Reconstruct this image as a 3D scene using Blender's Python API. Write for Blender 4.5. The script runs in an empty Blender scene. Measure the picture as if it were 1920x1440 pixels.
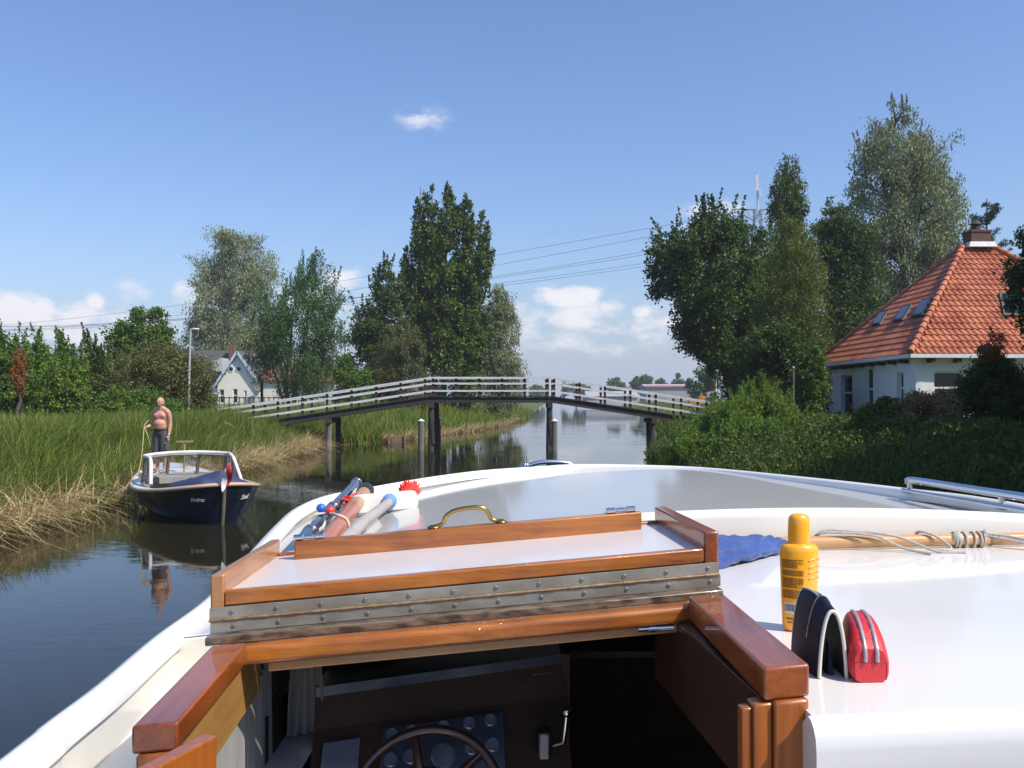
import bpy, bmesh, math, random
import numpy as np
from mathutils import Vector, Matrix, noise as mnoise

SC = bpy.context.scene
COL = SC.collection
R = math.radians
# ---------------------------------------------------------------- camera, sky, sun, exposure
F = 1700.0                     # focal length in pixels of the 1920 px wide photograph
EYE = 2.25                     # eye height above the water
PITCH = math.atan(27 / F)
cam_d = bpy.data.cameras.new('camera')
cam_d.sensor_width = 36.0
cam_d.lens = 36.0 * F / 1920.0
cam_d.clip_start = 0.05
cam_d.clip_end = 6000
cam = bpy.data.objects.new('camera', cam_d)
COL.objects.link(cam)
cam.location = (0, 0, EYE)
cam.rotation_euler = (math.pi / 2 + PITCH, 0, 0)
SC.camera = cam

SUN_EL = R(50)
SUN_H = Vector((0.86, -0.51, 0)).normalized()
SUN_DIR = Vector((SUN_H.x * math.cos(SUN_EL), SUN_H.y * math.cos(SUN_EL), math.sin(SUN_EL)))
sun_d = bpy.data.lights.new('sun', 'SUN')
sun_d.energy = 5.0
sun_d.angle = R(0.53)
sun_d.color = (1.0, 0.93, 0.82)
sun = bpy.data.objects.new('sun', sun_d)
COL.objects.link(sun)
sun.rotation_euler = SUN_DIR.to_track_quat('Z', 'Y').to_euler()
sun.location = (30, -30, 40)

SC.view_settings.view_transform = 'Standard'
SC.view_settings.look = 'None'
SC.view_settings.exposure = 0.2
SC.view_settings.gamma = 1.0
try:
    SC.cycles.max_bounces = 8
    SC.cycles.transparent_max_bounces = 8
    SC.cycles.caustics_reflective = False
    SC.cycles.caustics_refractive = False
    SC.cycles.use_denoising = True
    SC.cycles.sample_clamp_indirect = 6
except Exception:
    pass

def ang(u, v):
    """azimuth and elevation (radians) of a pixel of the photograph, to put the clouds where they hang"""
    a, b = (u - 960) / F, -(v - 720) / F
    y = math.cos(PITCH) - b * math.sin(PITCH)
    z = math.sin(PITCH) + b * math.cos(PITCH)
    return math.atan2(a, y), math.atan2(z, math.hypot(a, y))

def make_world():
    w = bpy.data.worlds.new('World')
    SC.world = w
    w.use_nodes = True
    nt = w.node_tree
    nt.nodes.clear()
    N = nt.nodes.new
    L = nt.links.new
    out = N('ShaderNodeOutputWorld')
    bg = N('ShaderNodeBackground')
    bg.inputs['Strength'].default_value = SKY_STRENGTH
    sky = N('ShaderNodeTexSky')
    sky.sky_type = 'NISHITA'
    sky.sun_disc = False
    sky.sun_elevation = SUN_EL
    sky.sun_rotation = math.atan2(SUN_H.x, SUN_H.y)
    sky.altitude = 0
    sky.air_density = 1.25
    sky.dust_density = 0.9
    sky.ozone_density = 2.2
    tc = N('ShaderNodeTexCoord')
    sep = N('ShaderNodeSeparateXYZ')
    L(tc.outputs['Generated'], sep.inputs[0])

    def m(op, a, b=None, c=None, clamp=False):
        n = N('ShaderNodeMath')
        n.operation = op
        n.use_clamp = clamp
        for i, x in enumerate((a, b, c)):
            if x is None:
                continue
            if hasattr(x, 'is_linked') or hasattr(x, 'links'):
                L(x, n.inputs[i])
            else:
                n.inputs[i].default_value = x
        return n.outputs[0]

    az = m('ARCTAN2', sep.outputs[0], sep.outputs[1])
    el = m('ARCSINE', sep.outputs[2])
    comb = N('ShaderNodeCombineXYZ')
    L(m('MULTIPLY', az, 20.0), comb.inputs[0])
    L(m('MULTIPLY', el, 38.0), comb.inputs[1])
    n1 = N('ShaderNodeTexNoise')
    n1.inputs['Scale'].default_value = 1.0
    n1.inputs['Detail'].default_value = 7.0
    n1.inputs['Roughness'].default_value = 0.6
    L(comb.outputs[0], n1.inputs['Vector'])
    # soft second layer
    comb2 = N('ShaderNodeCombineXYZ')
    L(m('MULTIPLY', az, 7.0), comb2.inputs[0])
    L(m('MULTIPLY', el, 26.0), comb2.inputs[1])
    n2 = N('ShaderNodeTexNoise')
    n2.inputs['Scale'].default_value = 1.0
    n2.inputs['Detail'].default_value = 5.0
    n2.inputs['Roughness'].default_value = 0.5
    L(comb2.outputs[0], n2.inputs['Vector'])

    # crisp cumulus heads: (u, v, half width px, half height px, strength)
    heads = [(40, 592, 62, 30, .9), (82, 572, 20, 15, .8), (150, 590, 46, 22, .85), (178, 572, 16, 16, .7), (268, 550, 34, 24, .45), (338, 543, 20, 18, .6),
             (640, 528, 34, 26, .7), (1062, 560, 56, 22, .95), (1030, 545, 30, 16, .55), (1098, 552, 26, 14, .95), (1150, 582, 34, 22, .8),
             (1202, 584, 30, 14, .85), (1218, 625, 40, 26, .42), (1000, 600, 36, 22, .5), (1085, 632, 50, 16, .35), (1080, 600, 50, 16, .4),
             (1345, 392, 60, 18, .42), (1280, 425, 60, 9, .26), (800, 225, 40, 24, .42), (762, 215, 26, 22, .22), (205, 625, 60, 20, .5), (90, 645, 90, 14, .3),
             (560, 560, 70, 26, .5), (430, 560, 80, 30, .6), (1500, 560, 160, 40, .7), (1750, 600, 120, 30, .6), (-150, 600, 120, 40, .8), (2100, 590, 160, 50, .7),
             (70, 618, 130, 30, .62), (235, 606, 90, 28, .55), (1070, 588, 110, 32, .62), (1195, 606, 90, 30, .55), (1010, 640, 120, 26, .42), (640, 560, 70, 30, .5), (1130, 650, 120, 18, .36), (120, 655, 160, 16, .4)]
    tot = None
    for (u, v, hw, hh, s) in heads:
        a, e = ang(u, v)
        da = m('MULTIPLY', m('SUBTRACT', az, a), F / hw)
        de = m('MULTIPLY', m('SUBTRACT', el, e), F / hh)
        r2 = m('ADD', m('MULTIPLY', da, da), m('MULTIPLY', de, de))
        g = m('MULTIPLY', m('EXPONENT', m('MULTIPLY', r2, -0.8)), s)
        tot = g if tot is None else m('MAXIMUM', tot, g)
    nn = m('MULTIPLY', m('SUBTRACT', n1.outputs['Fac'], 0.5), 4.2)
    dens = m('MULTIPLY', m('ADD', tot, m('MULTIPLY', nn, m('MINIMUM', m('MULTIPLY', tot, 2.0), 0.55))), 1.05)
    mr = N('ShaderNodeMapRange')
    mr.interpolation_type = 'SMOOTHSTEP'
    mr.inputs['From Min'].default_value = 0.10
    mr.inputs['From Max'].default_value = 0.86
    mr.inputs['To Max'].default_value = 0.9
    L(dens, mr.inputs['Value'])
    # grey-lilac layer low in the sky
    band = m('MULTIPLY', m('EXPONENT', m('MULTIPLY', m('POWER', m('MAXIMUM', el, 0.0), 1.6), -62.0)),
             m('ADD', 0.62, m('MULTIPLY', n2.outputs['Fac'], 0.75)), clamp=True)
    band = m('MULTIPLY', band, 0.93, clamp=True)
    tint = N('ShaderNodeMix')
    tint.data_type = 'RGBA'
    tint.blend_type = 'MULTIPLY'
    tint.inputs['Factor'].default_value = 1.0
    L(sky.outputs[0], tint.inputs['A'])
    tint.inputs['B'].default_value = SKY_TINT
    mixb = N('ShaderNodeMix')
    mixb.data_type = 'RGBA'
    L(band, mixb.inputs['Factor'])
    L(tint.outputs['Result'], mixb.inputs['A'])
    mixb.inputs['B'].default_value = tuple(c / SKY_STRENGTH for c in (0.42, 0.48, 0.63)) + (1,)
    mixc = N('ShaderNodeMix')
    mixc.data_type = 'RGBA'
    L(mr.outputs['Result'], mixc.inputs['Factor'])
    L(mixb.outputs['Result'], mixc.inputs['A'])
    mixc.inputs['B'].default_value = tuple(c / SKY_STRENGTH for c in (0.88, 0.85, 0.88)) + (1,)
    L(mixc.outputs['Result'], bg.inputs['Color'])
    L(bg.outputs[0], out.inputs[0])

SKY_STRENGTH = 0.125
SKY_TINT = (0.78, 0.89, 1.15, 1)
make_world()

# ---------------------------------------------------------------- points of the place
def ray(u, v):
    a, b = (u - 960) / F, -(v - 720) / F
    return Vector((a, math.cos(PITCH) - b * math.sin(PITCH), math.sin(PITCH) + b * math.cos(PITCH)))

def P(u, v, Y):
    """the point at distance Y (m) ahead that the photograph shows at (u, v)"""
    d = ray(u, v)
    return Vector((0, 0, EYE)) + d * (Y / d.y)

def G(u, v, z):
    """the point at height z (m above the water) that the photograph shows at (u, v)"""
    d = ray(u, v)
    return Vector((0, 0, EYE)) + d * ((z - EYE) / d.z)

def V(x, y, z):
    return Vector((x, y, z))

# ---------------------------------------------------------------- mesh helpers
class MB:
    def __init__(s):
        s.v, s.f = [], []
    def add(s, vs, fs):
        o = len(s.v)
        s.v.extend([tuple(p) for p in vs])
        s.f.extend([tuple(i + o for i in f) for f in fs])
        return s
    def hexa(s, p):
        """8 points: bottom 0-3 counter-clockwise from above, top 4-7"""
        return s.add(p, [(3, 2, 1, 0), (4, 5, 6, 7), (0, 1, 5, 4), (1, 2, 6, 5), (2, 3, 7, 6), (3, 0, 4, 7)])
    def box(s, c, d, rot=None):
        c = Vector(c)
        hx, hy, hz = d[0] / 2, d[1] / 2, d[2] / 2
        p = [(-hx, -hy, -hz), (hx, -hy, -hz), (hx, hy, -hz), (-hx, hy, -hz), (-hx, -hy, hz), (hx, -hy, hz), (hx, hy, hz), (-hx, hy, hz)]
        p = [Vector(q) for q in p]
        if rot is not None:
            p = [rot @ q for q in p]
        return s.hexa([c + q for q in p])
    def bar(s, a, b, w, h, up=(0, 0, 1)):
        """a beam of width w and height h from a to b, its top surface facing up"""
        a, b = Vector(a), Vector(b)
        t = (b - a).normalized()
        x = t.cross(Vector(up)).normalized()
        z = x.cross(t)
        p = []
        for dz in (-h / 2, h / 2):
            p += [a - x * w / 2 + z * dz, a + x * w / 2 + z * dz, b + x * w / 2 + z * dz, b - x * w / 2 + z * dz]
        return s.hexa(p)
    def prism(s, poly, d):
        """closed polygon extruded by d"""
        n = len(poly)
        d = Vector(d)
        vs = [Vector(q) for q in poly] + [Vector(q) + d for q in poly]
        fs = [tuple(range(n - 1, -1, -1)), tuple(range(n, 2 * n))]
        fs += [(i, (i + 1) % n, n + (i + 1) % n, n + i) for i in range(n)]
        return s.add(vs, fs)
    def tube(s, path, r, n=8, cap=True, squash=None):
        path = [Vector(q) for q in path]
        m = len(path)
        rr = list(r) if hasattr(r, '__len__') else [r] * m
        t0 = (path[1] - path[0]).normalized()
        ref = Vector((0, 0, 1)) if abs(t0.z) < 0.9 else Vector((1, 0, 0))
        x = t0.cross(ref).normalized()
        vs, fs = [], []
        for i in range(m):
            if i == 0:
                t = path[1] - path[0]
            elif i == m - 1:
                t = path[-1] - path[-2]
            else:
                t = (path[i + 1] - path[i]).normalized() + (path[i] - path[i - 1]).normalized()
            t = t.normalized() if t.length > 1e-9 else t0
            x = (x - t * x.dot(t))
            x = x.normalized() if x.length > 1e-6 else t.orthogonal().normalized()
            y = t.cross(x)
            sq = squash[i] if squash is not None else 1.0
            for k in range(n):
                a = 2 * math.pi * k / n
                vs.append(path[i] + x * (rr[i] * math.cos(a)) + y * (rr[i] * math.sin(a) * sq))
        for i in range(m - 1):
            for k in range(n):
                k2 = (k + 1) % n
                fs.append((i * n + k, i * n + k2, (i + 1) * n + k2, (i + 1) * n + k))
        if cap:
            fs.append(tuple(range(n - 1, -1, -1)))
            fs.append(tuple((m - 1) * n + k for k in range(n)))
        return s.add(vs, fs)
    def ell(s, c, r, seg=16, rings=10, rot=None):
        c = Vector(c)
        rx, ry, rz = r if hasattr(r, '__len__') else (r, r, r)
        vs, fs = [Vector((0, 0, -rz))], []
        for i in range(1, rings):
            a = -math.pi / 2 + math.pi * i / rings
            for k in range(seg):
                b = 2 * math.pi * k / seg
                vs.append(Vector((rx * math.cos(a) * math.cos(b), ry * math.cos(a) * math.sin(b), rz * math.sin(a))))
        vs.append(Vector((0, 0, rz)))
        for k in range(seg):
            fs.append((0, 1 + (k + 1) % seg, 1 + k))
        for i in range(rings - 2):
            for k in range(seg):
                a0 = 1 + i * seg
                fs.append((a0 + k, a0 + (k + 1) % seg, a0 + seg + (k + 1) % seg, a0 + seg + k))
        top = len(vs) - 1
        a0 = 1 + (rings - 2) * seg
        for k in range(seg):
            fs.append((a0 + k, a0 + (k + 1) % seg, top))
        if rot is not None:
            vs = [rot @ q for q in vs]
        return s.add([c + q for q in vs], fs)
    def lathe(s, prof, c, n=24, axis=None, ex=1.0, ey=1.0):
        """profile of (radius, height) turned round the vertical through c"""
        c = Vector(c)
        rot = Vector((0, 0, 1)).rotation_difference(Vector(axis)).to_matrix() if axis is not None else Matrix.Identity(3)
        vs, fs = [], []
        for (r, h) in prof:
            for k in range(n):
                a = 2 * math.pi * k / n
                vs.append(c + rot @ Vector((r * math.cos(a) * ex, r * math.sin(a) * ey, h)))
        for i in range(len(prof) - 1):
            for k in range(n):
                k2 = (k + 1) % n
                fs.append((i * n + k, i * n + k2, (i + 1) * n + k2, (i + 1) * n + k))
        fs.append(tuple(range(n - 1, -1, -1)))
        fs.append(tuple((len(prof) - 1) * n + k for k in range(n)))
        return s.add(vs, fs)
    def grid(s, rows):
        m, n = len(rows), len(rows[0])
        vs = [q for r in rows for q in r]
        fs = [(i * n + j, i * n + j + 1, (i + 1) * n + j + 1, (i + 1) * n + j) for i in range(m - 1) for j in range(n - 1)]
        return s.add(vs, fs)
    def sheet(s, rows, d):
        """a grid given the thickness vector d, with closed edges"""
        m, n = len(rows), len(rows[0])
        d = Vector(d)
        top = [Vector(q) for r in rows for q in r]
        vs = top + [q + d for q in top]
        o = m * n
        fs = []
        for i in range(m - 1):
            for j in range(n - 1):
                a, b, c, e = i * n + j, i * n + j + 1, (i + 1) * n + j + 1, (i + 1) * n + j
                fs.append((a, b, c, e))
                fs.append((o + e, o + c, o + b, o + a))
        edge = [(0, j) for j in range(n)] + [(i, n - 1) for i in range(1, m)] + [(m - 1, j) for j in range(n - 2, -1, -1)] + [(i, 0) for i in range(m - 2, 0, -1)]
        for k in range(len(edge)):
            a = edge[k][0] * n + edge[k][1]
            q = edge[(k + 1) % len(edge)]
            b = q[0] * n + q[1]
            fs.append((b, a, o + a, o + b))
        return s.add(vs, fs)
    def build(s, name, mt, parent=None, smooth=30, bevel=0, seg=2, origin=None, fix=True):
        if parent is not None:
            off = parent.matrix_world.translation.copy() if parent.parent is None else parent['_o']
            off = Vector(off)
        elif origin is not None:
            off = Vector(origin)
        else:
            a = np.array(s.v)
            off = Vector(((a[:, 0].min() + a[:, 0].max()) / 2, (a[:, 1].min() + a[:, 1].max()) / 2, a[:, 2].min()))
        me = bpy.data.meshes.new(name)
        me.from_pydata([(q[0] - off.x, q[1] - off.y, q[2] - off.z) for q in s.v], [], s.f)
        if fix:
            bm = bmesh.new()
            bm.from_mesh(me)
            bmesh.ops.recalc_face_normals(bm, faces=bm.faces)
            bm.to_mesh(me)
            bm.free()
        if smooth:
            me.polygons.foreach_set('use_smooth', [True] * len(me.polygons))
            if smooth < 180:
                me.set_sharp_from_angle(angle=R(smooth))
        me.materials.append(mt)
        o = bpy.data.objects.new(name, me)
        COL.objects.link(o)
        if parent is not None:
            o.parent = parent
        else:
            o.location = off
        o['_o'] = tuple(off)
        if bevel:
            b = o.modifiers.new('edge', 'BEVEL')
            b.width = bevel
            b.segments = seg
            b.limit_method = 'ANGLE'
            b.angle_limit = R(40)
        return o

def fast_mesh(name, verts, faces, mt, parent=None, origin=(0, 0, 0), smooth=False):
    """numpy verts n x 3 and equal-length faces m x k -> object"""
    me = bpy.data.meshes.new(name)
    off = np.array(parent['_o'] if parent is not None else origin, dtype=np.float32)
    verts = np.asarray(verts, dtype=np.float32) - off
    faces = np.asarray(faces, dtype=np.int32)
    k = faces.shape[1]
    me.vertices.add(len(verts))
    me.vertices.foreach_set('co', verts.ravel())
    me.loops.add(faces.size)
    me.loops.foreach_set('vertex_index', faces.ravel())
    me.polygons.add(len(faces))
    me.polygons.foreach_set('loop_start', np.arange(0, faces.size, k, dtype=np.int32))
    me.polygons.foreach_set('loop_total', np.full(len(faces), k, dtype=np.int32))
    me.update(calc_edges=True)
    if smooth:
        me.polygons.foreach_set('use_smooth', [True] * len(faces))
    me.materials.append(mt)
    o = bpy.data.objects.new(name, me)
    COL.objects.link(o)
    if parent is not None:
        o.parent = parent
    else:
        o.location = tuple(off)
    o['_o'] = tuple(float(q) for q in off)
    return o

def tag(o, label, cat, group=None):
    o['label'] = label
    o['category'] = cat
    if group:
        o['group'] = group
    return o

def thing(name, label, cat, loc, group=None):
    o = bpy.data.objects.new(name, None)
    o.empty_display_size = 0.2
    COL.objects.link(o)
    o.location = tuple(loc)
    o['_o'] = tuple(float(q) for q in loc)
    bpy.context.view_layer.update()
    return tag(o, label, cat, group)

def kind(o, k):
    o['kind'] = k
    return o

def spline(pts, n, closed=False):
    pts = [Vector(q) for q in pts]
    m = len(pts)
    out = []
    for i in range(m - 1 if not closed else m):
        p0 = pts[(i - 1) % m] if (closed or i > 0) else pts[0] * 2 - pts[1]
        p1, p2 = pts[i], pts[(i + 1) % m]
        p3 = pts[(i + 2) % m] if (closed or i + 2 < m) else pts[-1] * 2 - pts[-2]
        for k in range(n):
            t = k / n
            out.append(0.5 * ((2 * p1) + (p2 - p0) * t + (2 * p0 - 5 * p1 + 4 * p2 - p3) * t * t + (3 * p1 - p0 - 3 * p2 + p3) * t ** 3))
    if not closed:
        out.append(pts[-1].copy())
    return out

# ---------------------------------------------------------------- materials
def newmat(name):
    m = bpy.data.materials.new(name)
    m.use_nodes = True
    nt = m.node_tree
    b = nt.nodes['Principled BSDF']
    return m, nt, b

def mat(name, c1, c2=None, rough=0.5, scale=6.0, bump=0.0, bscale=40.0, coat=0.0, coat_rough=0.05, metal=0.0, stretch=(1, 1, 1), contrast=0.25, spec=0.5, rvar=0.0, detail=5.0, sheen=0.0):
    """noise-mixed two-colour surface with optional bump, coat and roughness variation"""
    m, nt, b = newmat(name)
    N, L = nt.nodes.new, nt.links.new
    c2 = c2 or tuple(min(1.0, x * 0.8) for x in c1)
    tc = N('ShaderNodeTexCoord')
    mp = N('ShaderNodeMapping')
    mp.inputs['Scale'].default_value = stretch
    L(tc.outputs['Object'], mp.inputs['Vector'])
    no = N('ShaderNodeTexNoise')
    no.inputs['Scale'].default_value = scale
    no.inputs['Detail'].default_value = detail
    L(mp.outputs[0], no.inputs['Vector'])
    mr = N('ShaderNodeMapRange')
    mr.inputs['From Min'].default_value = 0.5 - contrast
    mr.inputs['From Max'].default_value = 0.5 + contrast
    L(no.outputs['Fac'], mr.inputs['Value'])
    mx = N('ShaderNodeMix')
    mx.data_type = 'RGBA'
    mx.inputs['A'].default_value = tuple(c1) + (1,)
    mx.inputs['B'].default_value = tuple(c2) + (1,)
    L(mr.outputs['Result'], mx.inputs['Factor'])
    L(mx.outputs['Result'], b.inputs['Base Color'])
    b.inputs['Roughness'].default_value = rough
    b.inputs['Metallic'].default_value = metal
    b.inputs['Specular IOR Level'].default_value = spec
    b.inputs['Coat Weight'].default_value = coat
    b.inputs['Coat Roughness'].default_value = coat_rough
    if sheen:
        b.inputs['Sheen Weight'].default_value = sheen
    if rvar:
        m2 = N('ShaderNodeMapRange')
        m2.inputs['To Min'].default_value = max(0.0, rough - rvar)
        m2.inputs['To Max'].default_value = min(1.0, rough + rvar)
        L(no.outputs['Fac'], m2.inputs['Value'])
        L(m2.outputs['Result'], b.inputs['Roughness'])
    if bump:
        n2 = N('ShaderNodeTexNoise')
        n2.inputs['Scale'].default_value = bscale
        n2.inputs['Detail'].default_value = 4.0
        L(mp.outputs[0], n2.inputs['Vector'])
        bp = N('ShaderNodeBump')
        bp.inputs['Strength'].default_value = bump
        bp.inputs['Distance'].default_value = 0.02
        L(n2.outputs['Fac'], bp.inputs['Height'])
        L(bp.outputs[0], b.inputs['Normal'])
    return m

def wood(name, dark, light, axis='x', coat=0.75, coat_rough=0.06, scale=1.0, rough=0.4, wet=0.0):
    """grain running along the axis, under varnish; wet adds beads of dew"""
    m, nt, b = newmat(name)
    N, L = nt.nodes.new, nt.links.new
    st = {'x': (1.2, 26, 26), 'y': (26, 1.2, 26), 'z': (26, 26, 1.2)}[axis]
    tc = N('ShaderNodeTexCoord')
    mp = N('ShaderNodeMapping')
    mp.inputs['Scale'].default_value = tuple(q * scale for q in st)
    L(tc.outputs['Object'], mp.inputs['Vector'])
    no = N('ShaderNodeTexNoise')
    no.inputs['Scale'].default_value = 3.0
    no.inputs['Detail'].default_value = 8.0
    no.inputs['Roughness'].default_value = 0.65
    no.inputs['Distortion'].default_value = 0.6
    L(mp.outputs[0], no.inputs['Vector'])
    n3 = N('ShaderNodeTexNoise')
    n3.inputs['Scale'].default_value = 5.0 * scale
    n3.inputs['Detail'].default_value = 3.0
    L(tc.outputs['Object'], n3.inputs['Vector'])
    ad = N('ShaderNodeMath')
    ad.operation = 'MULTIPLY_ADD'
    L(n3.outputs['Fac'], ad.inputs[0])
    ad.inputs[1].default_value = 0.55
    ad2 = N('ShaderNodeMath')
    ad2.operation = 'MULTIPLY'
    L(no.outputs['Fac'], ad2.inputs[0])
    ad2.inputs[1].default_value = 0.55
    L(ad2.outputs[0], ad.inputs[2])
    cr = N('ShaderNodeValToRGB')
    cr.color_ramp.elements[0].position = 0.38
    cr.color_ramp.elements[0].color = tuple(dark) + (1,)
    cr.color_ramp.elements[1].position = 0.68
    cr.color_ramp.elements[1].color = tuple(light) + (1,)
    L(ad.outputs[0], cr.inputs[0])
    L(cr.outputs[0], b.inputs['Base Color'])
    b.inputs['Roughness'].default_value = rough
    b.inputs['Coat Weight'].default_value = coat
    b.inputs['Coat Roughness'].default_value = coat_rough
    bp = N('ShaderNodeBump')
    bp.inputs['Strength'].default_value = 0.12
    bp.inputs['Distance'].default_value = 0.004
    L(no.outputs['Fac'], bp.inputs['Height'])
    L(bp.outputs[0], b.inputs['Normal'])
    if wet:
        vo = N('ShaderNodeTexVoronoi')
        vo.inputs['Scale'].default_value = 150
        L(tc.outputs['Object'], vo.inputs['Vector'])
        mr = N('ShaderNodeMapRange')
        mr.inputs['From Min'].default_value = 0.0
        mr.inputs['From Max'].default_value = 0.5
        mr.inputs['To Min'].default_value = 1.0
        mr.inputs['To Max'].default_value = 0.0
        L(vo.outputs['Distance'], mr.inputs['Value'])
        mk = N('ShaderNodeMath')
        mk.operation = 'MULTIPLY'
        L(mr.outputs['Result'], mk.inputs[0])
        n4 = N('ShaderNodeTexNoise')
        n4.inputs['Scale'].default_value = 9
        L(tc.outputs['Object'], n4.inputs['Vector'])
        m4 = N('ShaderNodeMapRange')
        m4.inputs['From Min'].default_value = 0.48
        m4.inputs['From Max'].default_value = 0.6
        L(n4.outputs['Fac'], m4.inputs['Value'])
        L(m4.outputs['Result'], mk.inputs[1])
        b2 = N('ShaderNodeBump')
        b2.inputs['Strength'].default_value = wet
        b2.inputs['Distance'].default_value = 0.004
        L(mk.outputs[0], b2.inputs['Height'])
        L(b2.outputs[0], b.inputs['Coat Normal'])
    return m

LEAF_GAIN = 1.6
def leafmat(name, cols, trans=0.3, rough=0.5):
    """each leaf its own tint; light also passes through the blade"""
    m, nt, b = newmat(name)
    N, L = nt.nodes.new, nt.links.new
    ge = N('ShaderNodeNewGeometry')
    cr = N('ShaderNodeValToRGB')
    e = cr.color_ramp.elements
    cols = [(c[0] * LEAF_GAIN * 1.08, c[1] * LEAF_GAIN, c[2] * LEAF_GAIN * .85) for c in cols]
    e[0].color = tuple(cols[0]) + (1,)
    e[1].color = tuple(cols[-1]) + (1,)
    for i, c in enumerate(cols[1:-1]):
        x = e.new((i + 1) / (len(cols) - 1))
        x.color = tuple(c) + (1,)
    L(ge.outputs['Random Per Island'], cr.inputs[0])
    tc = N('ShaderNodeTexCoord')
    no = N('ShaderNodeTexNoise')
    no.inputs['Scale'].default_value = 0.7
    no.inputs['Detail'].default_value = 3
    L(tc.outputs['Object'], no.inputs['Vector'])
    hs = N('ShaderNodeHueSaturation')
    mr = N('ShaderNodeMapRange')
    mr.inputs['To Min'].default_value = 0.485
    mr.inputs['To Max'].default_value = 0.515
    L(no.outputs['Fac'], mr.inputs['Value'])
    L(mr.outputs['Result'], hs.inputs['Hue'])
    L(cr.outputs[0], hs.inputs['Color'])
    L(hs.outputs[0], b.inputs['Base Color'])
    b.inputs['Roughness'].default_value = rough
    b.inputs['Specular IOR Level'].default_value = 0.15
    tr = N('ShaderNodeBsdfTranslucent')
    L(hs.outputs[0], tr.inputs['Color'])
    mx = N('ShaderNodeMixShader')
    mx.inputs[0].default_value = trans
    L(b.outputs[0], mx.inputs[1])
    L(tr.outputs[0], mx.inputs[2])
    L(mx.outputs[0], nt.nodes['Material Output'].inputs[0])
    return m

M = {}
M['white_paint'] = mat('white_paint', (0.78, 0.765, 0.73), (0.72, 0.70, 0.665), rough=0.35, scale=1.5, coat=0.6, coat_rough=0.08, bump=0.012, bscale=9)
M['deck_paint'] = mat('deck_paint', (0.78, 0.765, 0.735), (0.70, 0.685, 0.65), rough=0.4, scale=2.6, coat=0.7, coat_rough=0.07, bump=0.01, bscale=5)
M['foredeck_paint'] = mat('foredeck_paint', (0.50, 0.49, 0.465), (0.44, 0.43, 0.41), rough=0.4, scale=1.3, coat=0.85, coat_rough=0.075, bump=0.006, bscale=4)
M['after_paint'] = mat('after_paint', (0.64, 0.63, 0.61), (0.58, 0.57, 0.55), rough=0.35, scale=2, coat=0.5, coat_rough=0.1)
M['cream_paint'] = mat('cream_paint', (0.76, 0.73, 0.65), (0.70, 0.67, 0.59), rough=0.35, scale=2, coat=0.6, coat_rough=0.08)
M['rim_paint'] = mat('rim_paint', (0.84, 0.83, 0.80), (0.79, 0.78, 0.75), rough=0.35, scale=3, coat=0.5, coat_rough=0.1)
M['lid_paint'] = mat('lid_paint', (0.70, 0.665, 0.655), (0.60, 0.565, 0.55), rough=0.4, scale=4, coat=0.5, coat_rough=0.12, bump=0.01, bscale=12)
M['varnish_x'] = wood('varnish_along_x', (0.17, 0.040, 0.005), (0.44, 0.145, 0.016), 'x', wet=0.5)
M['varnish_y'] = wood('varnish_along_y', (0.13, 0.026, 0.005), (0.32, 0.080, 0.012), 'y')
M['varnish_z'] = wood('varnish_along_z', (0.17, 0.040, 0.005), (0.38, 0.110, 0.012), 'z')
M['pale_varnish_y'] = wood('pale_varnish_along_y', (0.30, 0.12, 0.035), (0.46, 0.22, 0.085), 'y', coat=0.6, coat_rough=0.15)
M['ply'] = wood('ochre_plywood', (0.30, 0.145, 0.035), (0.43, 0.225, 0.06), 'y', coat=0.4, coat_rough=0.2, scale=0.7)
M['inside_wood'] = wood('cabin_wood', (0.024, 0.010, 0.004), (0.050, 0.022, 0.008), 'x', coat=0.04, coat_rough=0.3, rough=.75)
M['wet_wood'] = mat('dirty_wet_wood', (0.05, 0.03, 0.018), (0.20, 0.14, 0.09), rough=0.35, scale=28, coat=0.5, stretch=(1, 3, 3), contrast=0.12)
M['steel'] = mat('weathered_steel', (0.42, 0.40, 0.35), (0.20, 0.17, 0.12), rough=0.45, scale=16, metal=0.45, contrast=.17, rvar=0.15, bump=0.05, bscale=120, stretch=(0.5, 1, 1))
M['screw'] = mat('screw_steel', (0.34, 0.33, 0.30), (0.22, 0.21, 0.19), rough=0.4, metal=.9)
M['rust'] = mat('rusty_pin', (0.22, 0.10, 0.03), (0.36, 0.28, 0.17), rough=0.5, scale=90, metal=0.4)
M['chrome'] = mat('chrome', (0.72, 0.72, 0.74), (0.60, 0.60, 0.62), rough=0.14, metal=1.0, scale=4)
M['brass'] = mat('brass', (0.56, 0.40, 0.13), (0.44, 0.30, 0.09), rough=0.24, metal=1.0, scale=10)
M['rubber'] = mat('black_rubber', (0.015, 0.015, 0.016), (0.03, 0.03, 0.03), rough=0.5)

# ================================================================= the cruiser we stand on
YAW = R(4.4)
def H(t, s, dz=0.0):
    """boat frame at the hatch: t to starboard, s forward, dz above the plane of the folded lid"""
    return V(-0.075 + t * math.cos(YAW) - s * math.sin(YAW), 1.57 + t * math.sin(YAW) + s * math.cos(YAW), EYE - 0.30 + 0.075 * t + dz)

def hbox(mb, t0, t1, s0, s1, z0, z1, t0b=None, t1b=None):
    """box in the boat frame; t0b, t1b give other limits at the far end"""
    t0b = t0 if t0b is None else t0b
    t1b = t1 if t1b is None else t1b
    p = []
    for z in (z0, z1):
        p += [H(t0, s0, z), H(t1, s0, z), H(t1b, s1, z), H(t0b, s1, z)]
    return mb.hexa(p)

def zdeck(x, y):
    return EYE - 0.47 + 0.055 * (x - 0.45) - 0.04 * ((x - 0.45) / 1.4) ** 2 + 0.012 * (y - 4)

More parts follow.
